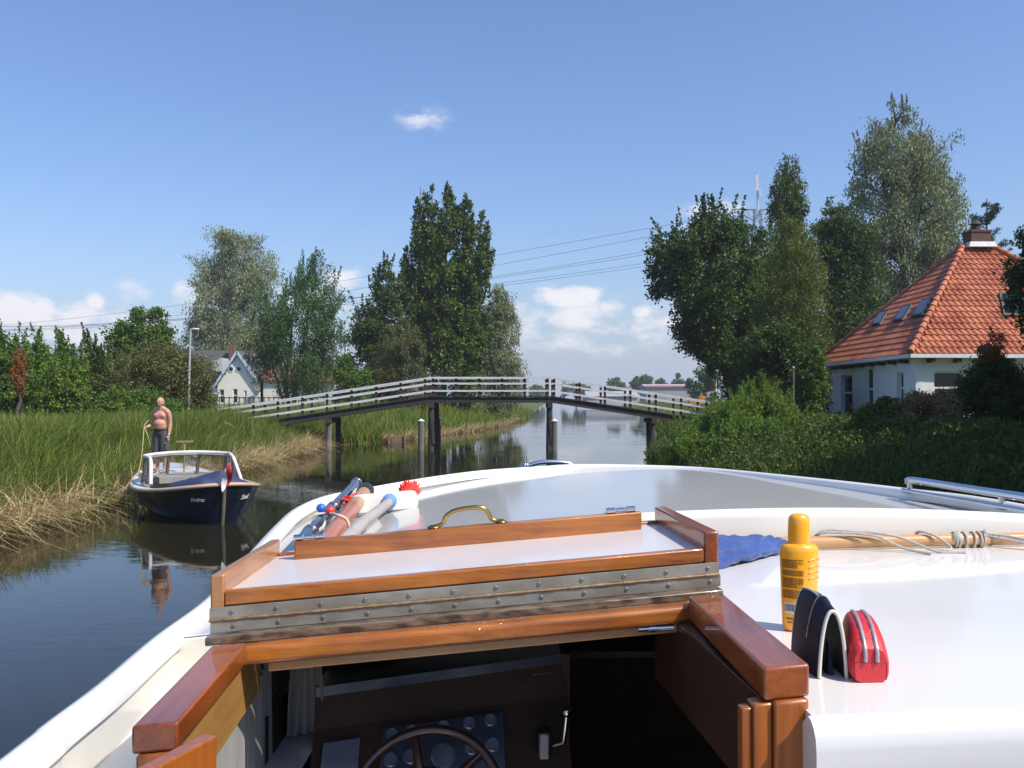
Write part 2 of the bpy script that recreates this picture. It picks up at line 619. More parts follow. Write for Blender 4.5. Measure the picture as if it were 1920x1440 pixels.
def zlip(x):
    """top of the lip along the after edge of the foredeck"""
    return EYE - 0.28 - 0.12 * ((x - 0.45) / 1.4) ** 2 + 0.04 * (x - 0.45)

def zcab(x, y):
    return EYE - 0.375 + 0.02 * (x - 0.45)

boat = thing('cabin_cruiser', 'white cabin cruiser with varnished hatch and glossy foredeck that fills the foreground', 'boat', (0.4, 2.2, 0.0))

rim_src = [(-0.70, -1.6, -.60), (-0.78, 0.2, -.59)]
rim_px = [(0, 1430, -.58), (100, 1350, -.578), (200, 1275, -.575), (300, 1190, -.57), (400, 1115, -.56), (470, 1040, -.55), (520, 985, -.54), (560, 950, -.525),
          (615, 928, -.512), (700, 912, -.485), (800, 895, -.465), (900, 882, -.445), (1000, 875, -.43), (1100, 870, -.42), (1300, 875, -.415),
          (1500, 893, -.40), (1700, 915, -.39), (1920, 945, -.38)]
for (u, v, z) in rim_px:
    q = G(u, v, EYE + z)
    rim_src.append((q.x, q.y, z))
rim_src += [(1.92, 1.4, -.39), (1.90, -1.6, -.42)]
RIM = spline([V(x, y, EYE + z) for (x, y, z) in rim_src], 6)

def rim_frame():
    out = []
    for i, q in enumerate(RIM):
        a = RIM[max(0, i - 1)]
        b = RIM[min(len(RIM) - 1, i + 1)]
        t = V(b.x - a.x, b.y - a.y, 0).normalized()
        out.append((q, V(t.y, -t.x, 0)))          # inward normal (path runs clockwise seen from above)
    return out
RF = rim_frame()
def sweep_rim(prof):
    """profile of (inward offset, height above the rim line)"""
    return [[q + n * a + V(0, 0, h) for (a, h) in prof] for (q, n) in RF]

mb = MB()
cap = [(0.034, -0.046), (0.034, -0.014), (0.026, -0.003), (0.012, 0.001), (-0.004, -0.001), (-0.018, -0.008), (-0.024, -0.022), (-0.02, -0.046)]
mb.grid(sweep_rim(cap + [cap[0]]))
mb.build('bulwark_rim', M['rim_paint'], boat, smooth=50)
mb = MB()
mb.grid(sweep_rim([(-0.012, -0.05), (-0.012, -0.30), (0.0, -0.75), (0.06, -1.3), (0.25, -1.9), (0.45, -2.15)]))
mb.build('hull', M['white_paint'], boat, smooth=60)
mb = MB()
mb.grid(sweep_rim([(0.022, -0.048), (0.022, -0.165)]))
mb.build('bulwark', M['cream_paint'], boat, smooth=60)

# raised foredeck: cambered, falling towards the bow, following the rim
YW = 2.26
def rim_x(y):
    xl = [q for q in RIM]
    best = []
    for i in range(len(xl) - 1):
        a, b = xl[i], xl[i + 1]
        if (a.y - y) * (b.y - y) <= 0 and abs(a.y - b.y) > 1e-6:
            best.append(a.x + (b.x - a.x) * (y - a.y) / (b.y - a.y))
    return (min(best), max(best)) if len(best) >= 2 else None
rows = []
ymax = max(q.y for q in RIM)
ys = [YW + (ymax - 0.03 - YW) * (1 - (1 - k / 44) ** 1.6) for k in range(45)]
for y in ys:
    r = rim_x(y)
    if r is None:
        continue
    x0, x1 = r[0] + 0.025, r[1] - 0.025
    row = []
    for j in range(33):
        x = x0 + (x1 - x0) * j / 32
        row.append(V(x, y, zdeck(x, y)))
    rows.append(row)
mb = MB()
mb.grid(rows)
mb.build('foredeck', M['foredeck_paint'], boat, smooth=180)
# lip that closes the cabin top towards the foredeck, and the low step beside it on the port side deck
mb = MB()
prof_rows = []
x0, x1 = -0.60, rows[0][-1].x + .02
for j in range(60):
    x = x0 + (x1 - x0) * j / 59
    zt = zlip(x)
    zb = zcab(x, YW) - 0.01
    prof_rows.append([V(x, YW + 0.05, zdeck(x, YW) - .01), V(x, YW + 0.022, zt - 0.03), V(x, YW + 0.014, zt - 0.004), V(x, YW + .006, zt + 0.001), V(x, YW - 0.004, zt - 0.003), V(x, YW - 0.011, zt - 0.010), V(x, YW - 0.013, zt - 0.02), V(x, YW - 0.016, min(zb, zt - 0.03))])
mb.grid(prof_rows)
mb.build('foredeck_lip', M['cream_paint'], boat, smooth=50)
mb = MB()
xs_, xe_ = rows[0][0].x - .01, -.56
mb.grid([[V(x, YW + .01, zdeck(x, YW) + .001), V(x, YW - .004, zdeck(x, YW) - .006), V(x, YW - .008, EYE - .74)] for x in [xs_ + (xe_ - xs_) * k / 8 for k in range(9)]])
mb.build('side_deck_step', M['cream_paint'], boat, smooth=50)

# cabin top: starboard part, part under the folded lid, narrow port part, with after and side faces
mb = MB()
def top_sheet(xa, xb, ya, yb, n=10, m=8):
    rr = []
    for i in range(m + 1):
        y = ya + (yb - ya) * i / m
        rr.append([V(xa(y) + (xb(y) - xa(y)) * j / n, y, zcab(0, 0) * 0 + zcab(xa(y) + (xb(y) - xa(y)) * j / n, y)) for j in range(n + 1)])
    mb.sheet(rr, (0, 0, -0.035))
xr_in = lambda y: H(0.405, y - 1.57).x if y > 1.14 else .356
yaft = lambda x: 1.085 + .075 * (x - .36)
rr = []
for i in range(9):
    row = []
    for j in range(11):
        ym = 1.09 + (YW + .03 - 1.09) * i / 8
        x = xr_in(ym) + (1.62 - xr_in(ym)) * j / 10
        y = yaft(x) + (YW + .03 - yaft(x)) * i / 8
        row.append(V(x, y, zcab(x, y)))
    rr.append(row)
mb.sheet(rr, (0, 0, -0.035))
for q_ in (0,):
    rr = []
    for y in (1.62, 1.8, 2.0, YW + .03):
        rr.append([V(x, y, EYE - .374 + .07 * (x - .36)) for x in (-.52, -.3, 0, .2, xr_in(y))])
    mb.sheet(rr, (0, 0, -.012))
mb.build('cabin_top', M['deck_paint'], boat, smooth=30)
mb = MB()
prof = [(0.0, -0.0005), (-0.010, -0.0022), (-0.020, -0.008), (-0.027, -0.018), (-0.030, -0.034), (-0.036, -0.60), (0.05, -0.60), (0.05, -0.0360)]
rr = []
for j in range(24):
    x = 0.352 + (1.62 - 0.352) * j / 23
    rr.append([V(x, yaft(x) + q_, zcab(x, 1) + h) for (q_, h) in prof])
mb.grid([r_ + [r_[0]] for r_ in rr])
mb.add(rr[0], [tuple(range(len(prof)))])
mb.build('cabin_after_face', M['after_paint'], boat, smooth=50)
mb = MB()
rr = [[V(1.62 + 0.0, y, zcab(1.62, y) - 0.001), V(1.65, y, zcab(1.62, y) - 0.02), V(1.66, y, zcab(1.62, y) - 0.4)] for y in (1.095, 1.7, YW + 0.02)]
mb.grid(rr)
mb.build('cabin_side', M['white_paint'], boat, smooth=50)
mb = MB()
rr = [[V(H(-.41, y - 1.57).x, y, EYE - .415), V(H(-.412, y - 1.57).x, y, EYE - .44), V(H(-.43, y - 1.57).x, y, EYE - .74)] for y in (1.16, 1.5, YW + 0.0)]
mb.grid(rr)
mb.build('cabin_side', M['white_paint'], boat, smooth=50)
# side decks and cockpit sole
mb = MB()
rr = []
for k in range(14):
    y = -1.5 + (YW + 1.5) * k / 13
    r = rim_x(y)
    rr.append([V(r[0] + 0.02, y, EYE - 0.712), V(-0.40, y, EYE - 0.705)])
mb.grid(rr)
mb.build('side_deck', M['deck_paint'], boat, smooth=50)
mb = MB()
mb.grid([[V(1.655, y, EYE - 0.55), V(rim_x(y)[1] - 0.02, y, EYE - 0.55)] for y in (-1.5, 0.5, 1.4, YW)])
mb.build('side_deck', M['deck_paint'], boat, smooth=50)
mb = MB()
mb.box((0.5, -0.25, EYE - 1.75), (2.4, 2.3, 0.05))
mb.build('cockpit_sole', M['white_paint'], boat)

# ---- hatch: folded lid
lid = MB()
hbox(lid, -.43, .435, 0.012, .365, -0.045, 0.0, -.40, .432)
lid_o = lid.build('hatch_lid', M['lid_paint'], boat, smooth=0)
lid_o['label'] = 'hatch lid folded forward with its pale underside up'
mb = MB()
hbox(mb, -.436, -.412, -0.002, .372, -0.046, 0.034, -.405, -.385)
mb.build('lid_frame', M['pale_varnish_y'], lid_o, bevel=0.004)
mb = MB()
hbox(mb, .414, .440, -0.004, .372, -0.046, 0.034, .414, .438)
mb.build('lid_frame', M['varnish_y'], lid_o, bevel=0.004)
mb = MB()
hbox(mb, -.412, .414, -0.003, .016, -0.020, 0.005)
mb.build('lid_frame', M['varnish_x'], lid_o, bevel=0.003)
mb = MB()
hbox(mb, -.343, .368, .290, .316, -0.002, 0.037)
mb.build('lid_rail', M['varnish_x'], lid_o, bevel=0.003)
mb = MB()
hbox(mb, -.385, .414, .352, .370, -0.045, 0.006)
mb.build('lid_frame', M['varnish_x'], lid_o, bevel=0.003)
# brass handle on the rail
mb = MB()
hp = [(-.085, .303, .041), (-.062, .303, .043), (-.052, .302, .049), (-.046, .301, .060), (-.030, .299, .069), (-.008, .298, .073), (.025, .298, .0745), (.050, .299, .071), (.064, .301, .060), (.070, .302, .049), (.082, .303, .043), (.104, .303, .041)]
hp = [H(.006 + (t - .0095) * .80, s, z) for (t, s, z) in hp]
hp = spline(hp, 4)
mb.tube(hp, [0.0046 if 8 < i < len(hp) - 9 else 0.0042 for i in range(len(hp))], 10)
for t in (-.064, .075):
    a = H(t, .303, .040)
    mb.ell(a, (0.013, 0.009, 0.004), 14, 6)
mb.build('brass_handle', M['brass'], lid_o, smooth=60)
# chrome clasps at both ends of the rail
for t0, sgn in ((-.315, 1), (.325, 1)):
    mb = MB()
    for k in range(3):
        a, b = H(t0 - 0.030 + k * 0.021, .300, .043), H(t0 - 0.011 + k * 0.021, .300, .043)
        mb.tube([a, b], 0.0065 if k != 1 else 0.0052, 10)
    hbox(mb, t0 - .031, t0 + .033, .297, .314, .037, .040)
    mb.build('lid_clasp', M['chrome'], lid_o, smooth=40, bevel=0.0006)
# ---- piano hinge with its screws
hin = MB()
hbox(hin, -.436, .440, -0.0055, -0.0035, -0.0395, -0.0205)
hbox(hin, -.434, .442, -0.0070, -0.0045, -0.0625, -0.0435)
hin_o = hin.build('piano_hinge', M['steel'], boat, smooth=0, bevel=0.0005)
mb = MB()
n = 36
for k in range(n):
    t0 = -.436 + .876 * k / n
    t1 = -.436 + .876 * (k + (0.98 if k % 2 == 0 else 0.98)) / n
    mb.tube([H(t0, -0.007, -0.0415), H(t1, -0.007, -0.0415)], 0.0030 if k % 2 else 0.0024, 8)
mb.build('hinge_pin', M['rust'], hin_o, smooth=60)
scr = None
for row, (dz, t00) in enumerate(((-0.030, -.400), (-0.053, -.396))):
    for k in range(12):
        t = t00 + k * 0.0745
        c = H(t, -0.0058 - 0.0014 * row, dz)
        if scr is None:
            mb = MB()
            mb.lathe([(0.0038, 0.0), (0.0036, 0.0009), (0.0028, 0.0014), (0.0016, 0.0015), (0.0014, 0.0006)], c, 12, axis=(math.sin(YAW), -math.cos(YAW), 0))
            scr = mb.build('screw', M['screw'], hin_o, smooth=40)
            scr_c = c
        else:
            q = scr.copy()
            COL.objects.link(q)
            q.parent = hin_o
            q.location = c - scr_c
# ---- hatch surround: ledge, beam, coamings, posts, panels
mb = MB()
hbox(mb, -.437, .440, -0.030, 0.012, -0.078, -0.064)
mb.build('hinge_ledge', M['wet_wood'], boat, bevel=0.002)
mb = MB()
hbox(mb, -.425, .430, -0.060, -0.024, -0.108, -0.0785)
mb.build('hatch_beam', M['varnish_x'], boat, bevel=0.008, seg=4)
mb = MB()
hbox(mb, -.33, .41, -0.050, -0.020, -0.124, -0.1085)
mb.build('beam_trim', wood('pale_trim', (0.26, 0.13, 0.05), (0.40, 0.22, 0.09), 'x', coat=0.3, coat_rough=0.2), boat, bevel=0.002)
# port coaming
mb = MB()
hbox(mb, -.424, -.368, -.425, -0.062, -0.104, -0.069, -.418, -.362)
mb.build('hatch_coaming', M['varnish_y'], boat, bevel=0.004, seg=3)
mb = MB()
hbox(mb, -.410, -.378, -.420, 0.10, -0.198, -0.1045, -.405, -.372)
mb.build('coaming_panel', M['ply'], boat, bevel=0.001)
mb = MB()
hbox(mb, -.418, -.372, -.428, -.385, -0.62, -0.1045)
mb.build('hatch_post', M['varnish_z'], boat, bevel=0.004)
# starboard coaming
mb = MB()
n0, n1 = -.490, -.050
mb.hexa([H(.345, n0, -.094), H(.402, n0, -.094), H(.432, n1, -.104), H(.372, n1, -.104), H(.345, n0, -.054), H(.402, n0, -.054), H(.432, n1, -.064), H(.372, n1, -.064)])
mb.build('hatch_coaming', M['varnish_y'], boat, bevel=0.004, seg=3)
mb = MB()
hbox(mb, .356, .388, -.46, 0.10, -0.245, -0.1045, .350, .408)
mb.build('coaming_panel', wood('shade_toned_panel', (0.034, 0.014, 0.006), (0.060, 0.025, 0.010), 'y', coat=0.2, coat_rough=0.2), boat, bevel=0.001)  # wood colour darkened to stand in for the shade on this side
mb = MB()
hbox(mb, .356, .399, -.497, -.455, -0.70, -0.0945)
mb.build('hatch_post', M['varnish_z'], boat, bevel=0.004)
mb = MB()
hbox(mb, .332, .3555, -.490, -.462, -0.70, -0.097)
mb.build('post_strip', M['varnish_z'], boat, bevel=0.003)
mb = MB()
hbox(mb, .319, .3315, -.485, -.466, -0.70, -0.102)
mb.build('post_strip', M['varnish_z'], boat, bevel=0.002)
# slide bolt below the beam
mb = MB()
a, b = H(.285, -.055, -0.112), H(.345, -.057, -0.114)
mb.tube([a, a.lerp(b, .3)], 0.004, 8)
mb.tube([a.lerp(b, .3), a.lerp(b, .5)], 0.0055, 8)
mb.tube([a.lerp(b, .5), b], 0.0045, 8)
mb.build('slide_bolt', M['chrome'], boat, smooth=50)
# open door leaf at the port post
mb = MB()
Yd = 1.04
q = [P(408, 1378, Yd), P(383, 1373, Yd + 0.012), P(287, 1421, .975), P(298, 1440, .955)]
far = [q[0], q[1]]
d1 = (q[2] - q[1])
d1.z = 0
d1.normalize()
ztop = q[0].z
a0 = V(q[0].x, q[0].y, ztop)
th = 0.020
nrm = V(-d1.y, d1.x, 0)
if nrm.y < 0:
    nrm = -nrm
a1 = a0 + d1 * 0.42
bot = -0.52
mb.hexa([a0 + V(0, 0, bot), a1 + V(0, 0, bot), a1 + nrm * th + V(0, 0, bot), a0 + nrm * th + V(0, 0, bot), a0, a1, a1 + nrm * th, a0 + nrm * th])
mb.build('cabin_door', M['varnish_z'], boat, bevel=0.003)

# ---- cabin interior
mb = MB()
zf = EYE - 1.75
xa, xb, ya, yb = -0.475, 1.30, 0.92, 3.0
def wall(p, d):
    mb.prism(p, d)
wall([V(xa, ya, zf), V(xb, ya, zf), V(xb, yb, zf), V(xa, yb, zf)], (0, 0, -0.02))
wall([V(xa, ya, zf), V(xa, yb, zf), V(xa, yb, EYE - .62), V(xa, ya, EYE - .62)], (-0.02, 0, 0))
wall([V(xb, 1.08, zf), V(xb, yb, zf), V(xb, yb, EYE - .62), V(xb, 1.08, EYE - .62)], (0.02, 0, 0))
wall([V(xa, yb, zf), V(xb, yb, zf), V(xb, yb, EYE - .62), V(xa, yb, EYE - .62)], (0, 0.02, 0))
wall([V(.36, 1.045, zf), V(xb, 1.045, zf), V(xb, 1.045, EYE - .44), V(.36, 1.045, EYE - .44)], (0, 0.015, 0))
wall([V(xa, 0.92, zf), V(-.42, 0.92, zf), V(-.42, 0.92, EYE - .72), V(xa, 0.92, EYE - .72)], (0, 0.015, 0))
wall([V(xa, 2.25, EYE - .64), V(xb, 2.25, EYE - .64), V(xb, yb, EYE - .64), V(xa, yb, EYE - .64)], (0, 0, 0.015))
wall([V(xa, 1.63, EYE - .45), V(.37, 1.63, EYE - .405), V(.37, 2.31, EYE - .405), V(xa, 2.31, EYE - .45)], (0, 0, -.008))
wall([V(.37, 1.10, EYE - .43), V(xb, 1.10, EYE - .43), V(xb, 2.31, EYE - .43), V(.37, 2.31, EYE - .43)], (0, 0, -.008))
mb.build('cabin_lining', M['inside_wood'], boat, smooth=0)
# dashboard: sloping shelf, brown face, instrument panel
mb = MB()
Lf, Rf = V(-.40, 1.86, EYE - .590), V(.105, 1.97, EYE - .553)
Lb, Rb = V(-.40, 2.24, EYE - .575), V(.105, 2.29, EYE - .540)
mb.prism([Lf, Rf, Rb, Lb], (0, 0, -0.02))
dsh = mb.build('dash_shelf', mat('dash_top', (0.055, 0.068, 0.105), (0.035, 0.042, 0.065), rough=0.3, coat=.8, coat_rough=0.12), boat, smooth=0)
mb = MB()
Lm, Rm = V(-.40, 1.845, EYE - .672), V(.115, 1.955, EYE - .637)
mb.prism([Lf + V(0, 0, -.02), Rf + V(0.0, 0, -.02), Rm, Lm], (0, 0.02, 0))
Lk, Rk = V(-.40, 1.74, EYE - .83), V(.125, 1.85, EYE - .795)
mb.prism([Lm, Rm, Rk, Lk], (0, 0.02, -0.01))
mb.prism([Rf, Rb, Rb + V(0, 0, -1.1), Rf + V(0, 0, -1.1)], (0.02, 0, 0))
mb.prism([Lk, Rk, Rk + V(0, 0, -.8), Lk + V(0, 0, -.8)], (0, 0.02, 0))
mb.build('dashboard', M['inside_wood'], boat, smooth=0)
def dash(a, b, out=0.0):
    """a: 0 port to 1 starboard, b: 0 bottom to 1 top of the sloping instrument face"""
    p = Lk.lerp(Rk, a).lerp(Lm.lerp(Rm, a), b)
    nrm = (Rk - Lk).cross(Lm - Lk).normalized()
    if nrm.y > 0:
        nrm = -nrm
    return p + nrm * out
pn = MB()
pn.hexa([dash(.26, .10, .001), dash(.74, .10, .001), dash(.74, .92, .001), dash(.26, .92, .001), dash(.26, .10, .006), dash(.74, .10, .006), dash(.74, .92, .006), dash(.26, .92, .006)])
pan = pn.build('instrument_panel', mat('panel_metal', (0.05, 0.065, 0.095), (0.04, 0.05, 0.075), rough=0.3, metal=0.3, coat=0.3), boat, bevel=0.001)
M['gauge'] = mat('gauge_face', (0.17, 0.20, 0.28), (0.12, 0.15, 0.22), rough=0.2, coat=1.0, scale=30)
nrm = (dash(0, 0, 1) - dash(0, 0, 0)).normalized()
for (a, b, r) in ((.30, .84, .013), (.375, .84, .013), (.50, .84, .013), (.60, .84, .013), (.685, .84, .013), (.30, .58, .015), (.375, .58, .015), (.50, .54, .026), (.61, .58, .015), (.69, .58, .015), (.32, .28, .015), (.41, .28, .015), (.60, .28, .014), (.68, .28, .014)):
    mb = MB()
    mb.lathe([(r, 0), (r, .006), (r * .82, .008), (r * .8, .005)], dash(a, b, .006), 20, axis=nrm)
    mb.build('gauge', M['gauge'], pan, smooth=40)
mb = MB()
mb.hexa([dash(.04, .15, .001), dash(.18, .15, .001), dash(.18, .85, .001), dash(.04, .85, .001), dash(.04, .15, .008), dash(.18, .15, .008), dash(.18, .85, .008), dash(.04, .85, .008)])
mb.build('switch_panel', M['gauge'], boat, bevel=0.001)
# throttle
mb = MB()
c = dash(.89, .5, .02)
mb.box(c, (0.028, 0.04, 0.06))
th = mb.build('throttle', mat('dull_chrome', (0.16, 0.165, 0.18), (0.10, 0.10, 0.11), rough=.35, metal=.8), boat, bevel=0.006)
mb = MB()
mb.tube([c + V(0.02, -.01, .0), c + V(.04, -.02, .01), c + V(.045, -.03, .07)], 0.005, 8)
mb.ell(c + V(.045, -.03, .075), 0.011, 12, 8)
mb.build('lever', M['chrome'], th, smooth=60)
# notice on the dashboard face
mb = MB()
a = Rf.lerp(Lf, .02) + V(0, -.004, -.035)
e1 = (Rf - Lf).normalized()
mb.hexa([a - e1 * .052 + V(0, 0, -.035), a + V(0, 0, -.035), a + V(0, .002, -.035), a - e1 * .052 + V(0, .002, -.035), a - e1 * .052, a, a + V(0, .002, 0), a - e1 * .052 + V(0, .002, 0)])
mb.build('notice_plate', mat('plate', (0.30, 0.27, 0.21)), boat)
# steering wheel
wc = V(-.155, 1.62, EYE - .726)
wx = V(1, .1, 0.05).normalized()
wy = V(-.02, .62, .78).normalized()
wn = wx.cross(wy).normalized()
mb = MB()
ring = [wc + wx * (.136 * math.cos(2 * math.pi * k / 48)) + wy * (.136 * math.sin(2 * math.pi * k / 48)) for k in range(49)]
mb.tube(ring, 0.0095, 10, cap=False)
ring = [wc + wx * (.062 * math.cos(2 * math.pi * k / 32)) + wy * (.062 * math.sin(2 * math.pi * k / 32)) for k in range(33)]
mb.tube(ring, 0.009, 8, cap=False)
for k in range(6):
    a = 2 * math.pi * k / 6 + R(100)
    mb.tube([wc + (wx * math.cos(a) + wy * math.sin(a)) * r for r in (.0, .05, .085, .132)], [.009, .008, .010, .006], 8)
mb.ell(wc, .03, 14, 8)
mb.tube([wc, wc + V(0, .34, -.1)], .014, 8)
mb.build('steering_wheel', wood('wheel_wood', (0.030, 0.009, 0.003), (0.065, 0.020, 0.006), 'x', coat=1.0), boat, smooth=60)

# ---- rails and fittings
def rail_tube(name, pts, r, posts, mt=M['chrome']):
    mb = MB()
    mb.tube(spline(pts, 5), r, 10)
    for (a, b) in posts:
        mb.tube([a, b], r * .8, 8)
        mb.lathe([(r * 1.9, 0), (r * 1.7, .004), (r, .008)], b, 12)
    return mb.build(name, mt, boat, smooth=50)
a = G(1706, 921, EYE - .395)
b = V(1.88, 2.2, EYE - .385)
up = V(0, 0, .048)
k = 0.55
rail_tube('hand_rail', [a + V(0, 0, .035), a + V(.005, -.02, .048), a.lerp(b, .3) + up, a.lerp(b, .65) + up, b + up], 0.0155,
          [(a + V(0, 0, .04), a + V(0, 0, -.002)), (a.lerp(b, .36) + up, a.lerp(b, .36)), (a.lerp(b, .9) + up, a.lerp(b, .9))])
mb = MB()
mb.tube([a + V(-.03, .0, .004), a.lerp(b, .5) + V(-.02, 0, .004), b + V(-.02, 0, .004)], 0.010, 8)
mb.build('rail_foot', M['chrome'], boat, smooth=60)
# bow rail just beyond the rim
mb = MB()
pts = [P(958, 886, 5.83), P(985, 875, 5.86), P(1012, 867, 5.88), P(1040, 866, 5.9), P(1066, 869, 5.92), P(1095, 882, 5.94)]
mb.tube(spline(pts, 5), 0.014, 10)
mb.tube([q + V(0.0, .10, -.012) for q in spline(pts, 5)], 0.012, 10)
br = mb.build('bow_rail', M['chrome'], boat, smooth=60)
mb = MB()
c = P(986, 874, 5.85)
for dx in (-.006, .008):
    mb.tube([c + V(dx, .03 * math.cos(2 * math.pi * k / 20), .026 * math.sin(2 * math.pi * k / 20)) for k in range(21)], 0.005, 6, cap=False)
mb.build('shackle', M['chrome'], br, smooth=60)

# ================================================================= things lying on the cruiser
def pk(t0, t1, k):
    return t0 + (t1 - t0) * k
# chrome pole
M['tube_steel'] = mat('tube_steel', (0.42, 0.42, 0.46), (0.34, 0.34, 0.38), rough=0.2, metal=1.0, scale=12)
za = lambda q, h: V(q.x, q.y, zdeck(q.x, q.y) + h)
p0 = za(V(-.765, 3.05, 0), .03)
p1 = P(669, 905, 4.95)
p1 = V(p1.x, p1.y, p1.z)
mb = MB()
def seg(a, b, r):
    mb.tube([p0.lerp(p1, a), p0.lerp(p1, b)], r, 16)
seg(0, .26, .030)
seg(.25, .27, .034)
seg(.27, .55, .027)
seg(.545, .57, .032)
seg(.57, .985, .024)
seg(.98, 1.0, .030)
pole = mb.build('telescopic_pole', M['tube_steel'], None, smooth=40, bevel=0.002)
tag(pole, 'grey telescopic metal pole lying outermost on the port side of the foredeck', 'pole')
# orange wooden spar beside it
w0 = za(V(-.655, 3.05, 0), .04)
w1 = P(688, 918, 4.75)
spar = thing('wooden_spar', 'thick orange brown wooden spar with black end cap between the metal pole and brush', 'spar', w0)
mb = MB()
mb.tube([w0.lerp(w1, k) for k in (0, .3, .62, .63)], [.036, .036, .035, .034], 18)
mb.build('shaft', mat('orange_wood', (0.50, 0.17, 0.07), (0.40, 0.12, 0.045), rough=0.4, scale=5, coat=0.5, coat_rough=0.15), spar, smooth=50)
mb = MB()
mb.tube([w0.lerp(w1, k) for k in (.63, .80, .92)], [.034, .036, .036], 18)
mb.build('spar_head', mat('pale_wood', (0.50, 0.28, 0.10), (0.42, 0.22, 0.08), rough=0.4, coat=0.4), spar, smooth=50)
mb = MB()
mb.tube([w0.lerp(w1, k) for k in (.90, .92, .97, 1.0)], [.038, .044, .044, .03], 18)
mb.build('end_cap', M['rubber'], spar, smooth=50)
# cord loop round the poles with two balls
cord_m = mat('white_cord', (0.72, 0.70, 0.64), (0.55, 0.53, 0.47), rough=0.8, scale=90, bump=0.4, bscale=300)
lp = thing('ball_cord', 'white elastic cord with one blue and one red ball tied round the pole and spar', 'cord', w0.lerp(w1, .35))
mb = MB()
c1, c2 = p0.lerp(p1, .38), w0.lerp(w1, .34)
axis = (w1 - w0).normalized()
pts = [c1 + V(-.036, 0, -.012), c1 + V(-.02, 0, .030), c1 + V(.03, .0, .036), c2 + V(-.01, 0.0, .046), c2 + V(.030, -.005, .028), c2 + V(.042, -.01, -.01), c2 + V(.02, -.01, -.034), c1 + V(.02, -.02, -.028), c1 + V(-.036, 0, -.012)]
mb.tube(spline(pts, 6), 0.0055, 8, cap=False)
mb.tube([c1 + V(.03, -.03, .01), c1 + V(.042, -.15, .0), c1 + V(.03, -.30, -.01)], 0.007, 6)
mb.build('cord', cord_m, lp, smooth=60)
for (u, v, Y, nm, c) in ((602, 953, 3.85, 'ball', (0.03, 0.15, 0.62)), (619, 958, 3.75, 'ball', (0.72, 0.045, 0.02))):
    mb = MB()
    mb.ell(P(u, v, Y), 0.0205, 20, 14)
    o = mb.build(nm, mat('ball_plastic', c, rough=0.3, coat=0.5), lp, smooth=180)
    o['label'] = 'blue ball' if c[2] > .3 else 'red ball'
# deck brush: white block, red bristles, grey handle with blue collar
bc = P(725, 940, 4.35)
br_o = thing('deck_brush', 'white deck scrubbing brush with red bristles and grey handle, blue collar', 'brush', (bc.x, bc.y, zdeck(bc.x, bc.y)))
e1 = (P(786, 934, 4.48) - P(664, 945, 4.24))
Lb_ = e1.length
e1.normalize()
e3 = V(0.02, 0.35, .94).normalized()
e3 = (e3 - e1 * e3.dot(e1)).normalized()
e2 = e3.cross(e1).normalized()
if e2.y < 0:
    e2 = -e2
ol = []
hw, hh = Lb_ / 2, 0.045
for (cx_, a0_, a1_) in ((hw - .03, -90, 90), (-hw + .03, 90, 270)):
    for k in range(9):
        a = R(a0_ + (a1_ - a0_) * k / 8)
        ol.append((cx_ + .03 * math.cos(a), (hh - .03) * (1 if math.sin(a) > 0 else -1 if math.sin(a) < 0 else 0) + .03 * math.sin(a)))
cb = V(bc.x, bc.y, zdeck(bc.x, bc.y) + 0.052)
mb = MB()
mb.prism([cb + e1 * a + e3 * b for (a, b) in ol], e2 * 0.028)
mb.build('brush_block', mat('brush_white', (0.60, 0.57, 0.53), (0.50, 0.475, 0.44), rough=0.5, scale=40, stretch=(3, 1, .3)), br_o, smooth=40, bevel=0.004)
rng = np.random.default_rng(5)
mb = MB()
for k in range(300):
    if k < 170:
        a = rng.uniform(hw * .58, hw * 1.0)
        base = cb + e1 * a + e3 * rng.uniform(.005, hh * .95) + e2 * .028
        tip = base + e2 * rng.uniform(.02, .05) + e1 * rng.uniform(.02, .075) + e3 * rng.uniform(.030, .068)
    elif k < 240:
        a = rng.uniform(-hw * 1.0, -hw * .62)
        base = cb + e1 * a + e3 * rng.uniform(-.01, hh * .9) + e2 * .028
        tip = base + e2 * rng.uniform(.02, .04) - e1 * rng.uniform(.0, .035) + e3 * rng.uniform(.0, .028)
    else:
        base = cb + e1 * rng.uniform(-hw, hw) + e3 * rng.uniform(-.02, hh * .8) + e2 * .028
        tip = base + e2 * rng.uniform(.03, .06) + e1 * rng.uniform(-.01, .03)
    mb.tube([base, tip], [.0045, .003], 4)
mb.build('bristles', mat('red_bristle', (0.72, 0.03, 0.015), (0.55, 0.02, 0.01), rough=0.6), br_o, smooth=0)
mb = MB()
h0, h1 = za(V(-.62, 3.02, 0), .03), cb + e1 * .01 + e2 * -.02
mb.tube([h0, h0.lerp(h1, .5) + V(0, 0, .012), h0.lerp(h1, .9), h1], [.026, .025, .022, .021], 16)
mb.build('handle', mat('grey_handle', (0.42, 0.38, 0.35), (0.33, 0.30, 0.28), rough=0.55, scale=20, stretch=(2, .4, 2)), br_o, smooth=50)
mb = MB()
mb.tube([h0.lerp(h1, .955), h0.lerp(h1, .97), h1 + e2 * .01], [.024, .034, .036], 18)
mb.build('collar', mat('blue_collar', (0.16, 0.36, 0.70), rough=0.4), br_o, smooth=40)

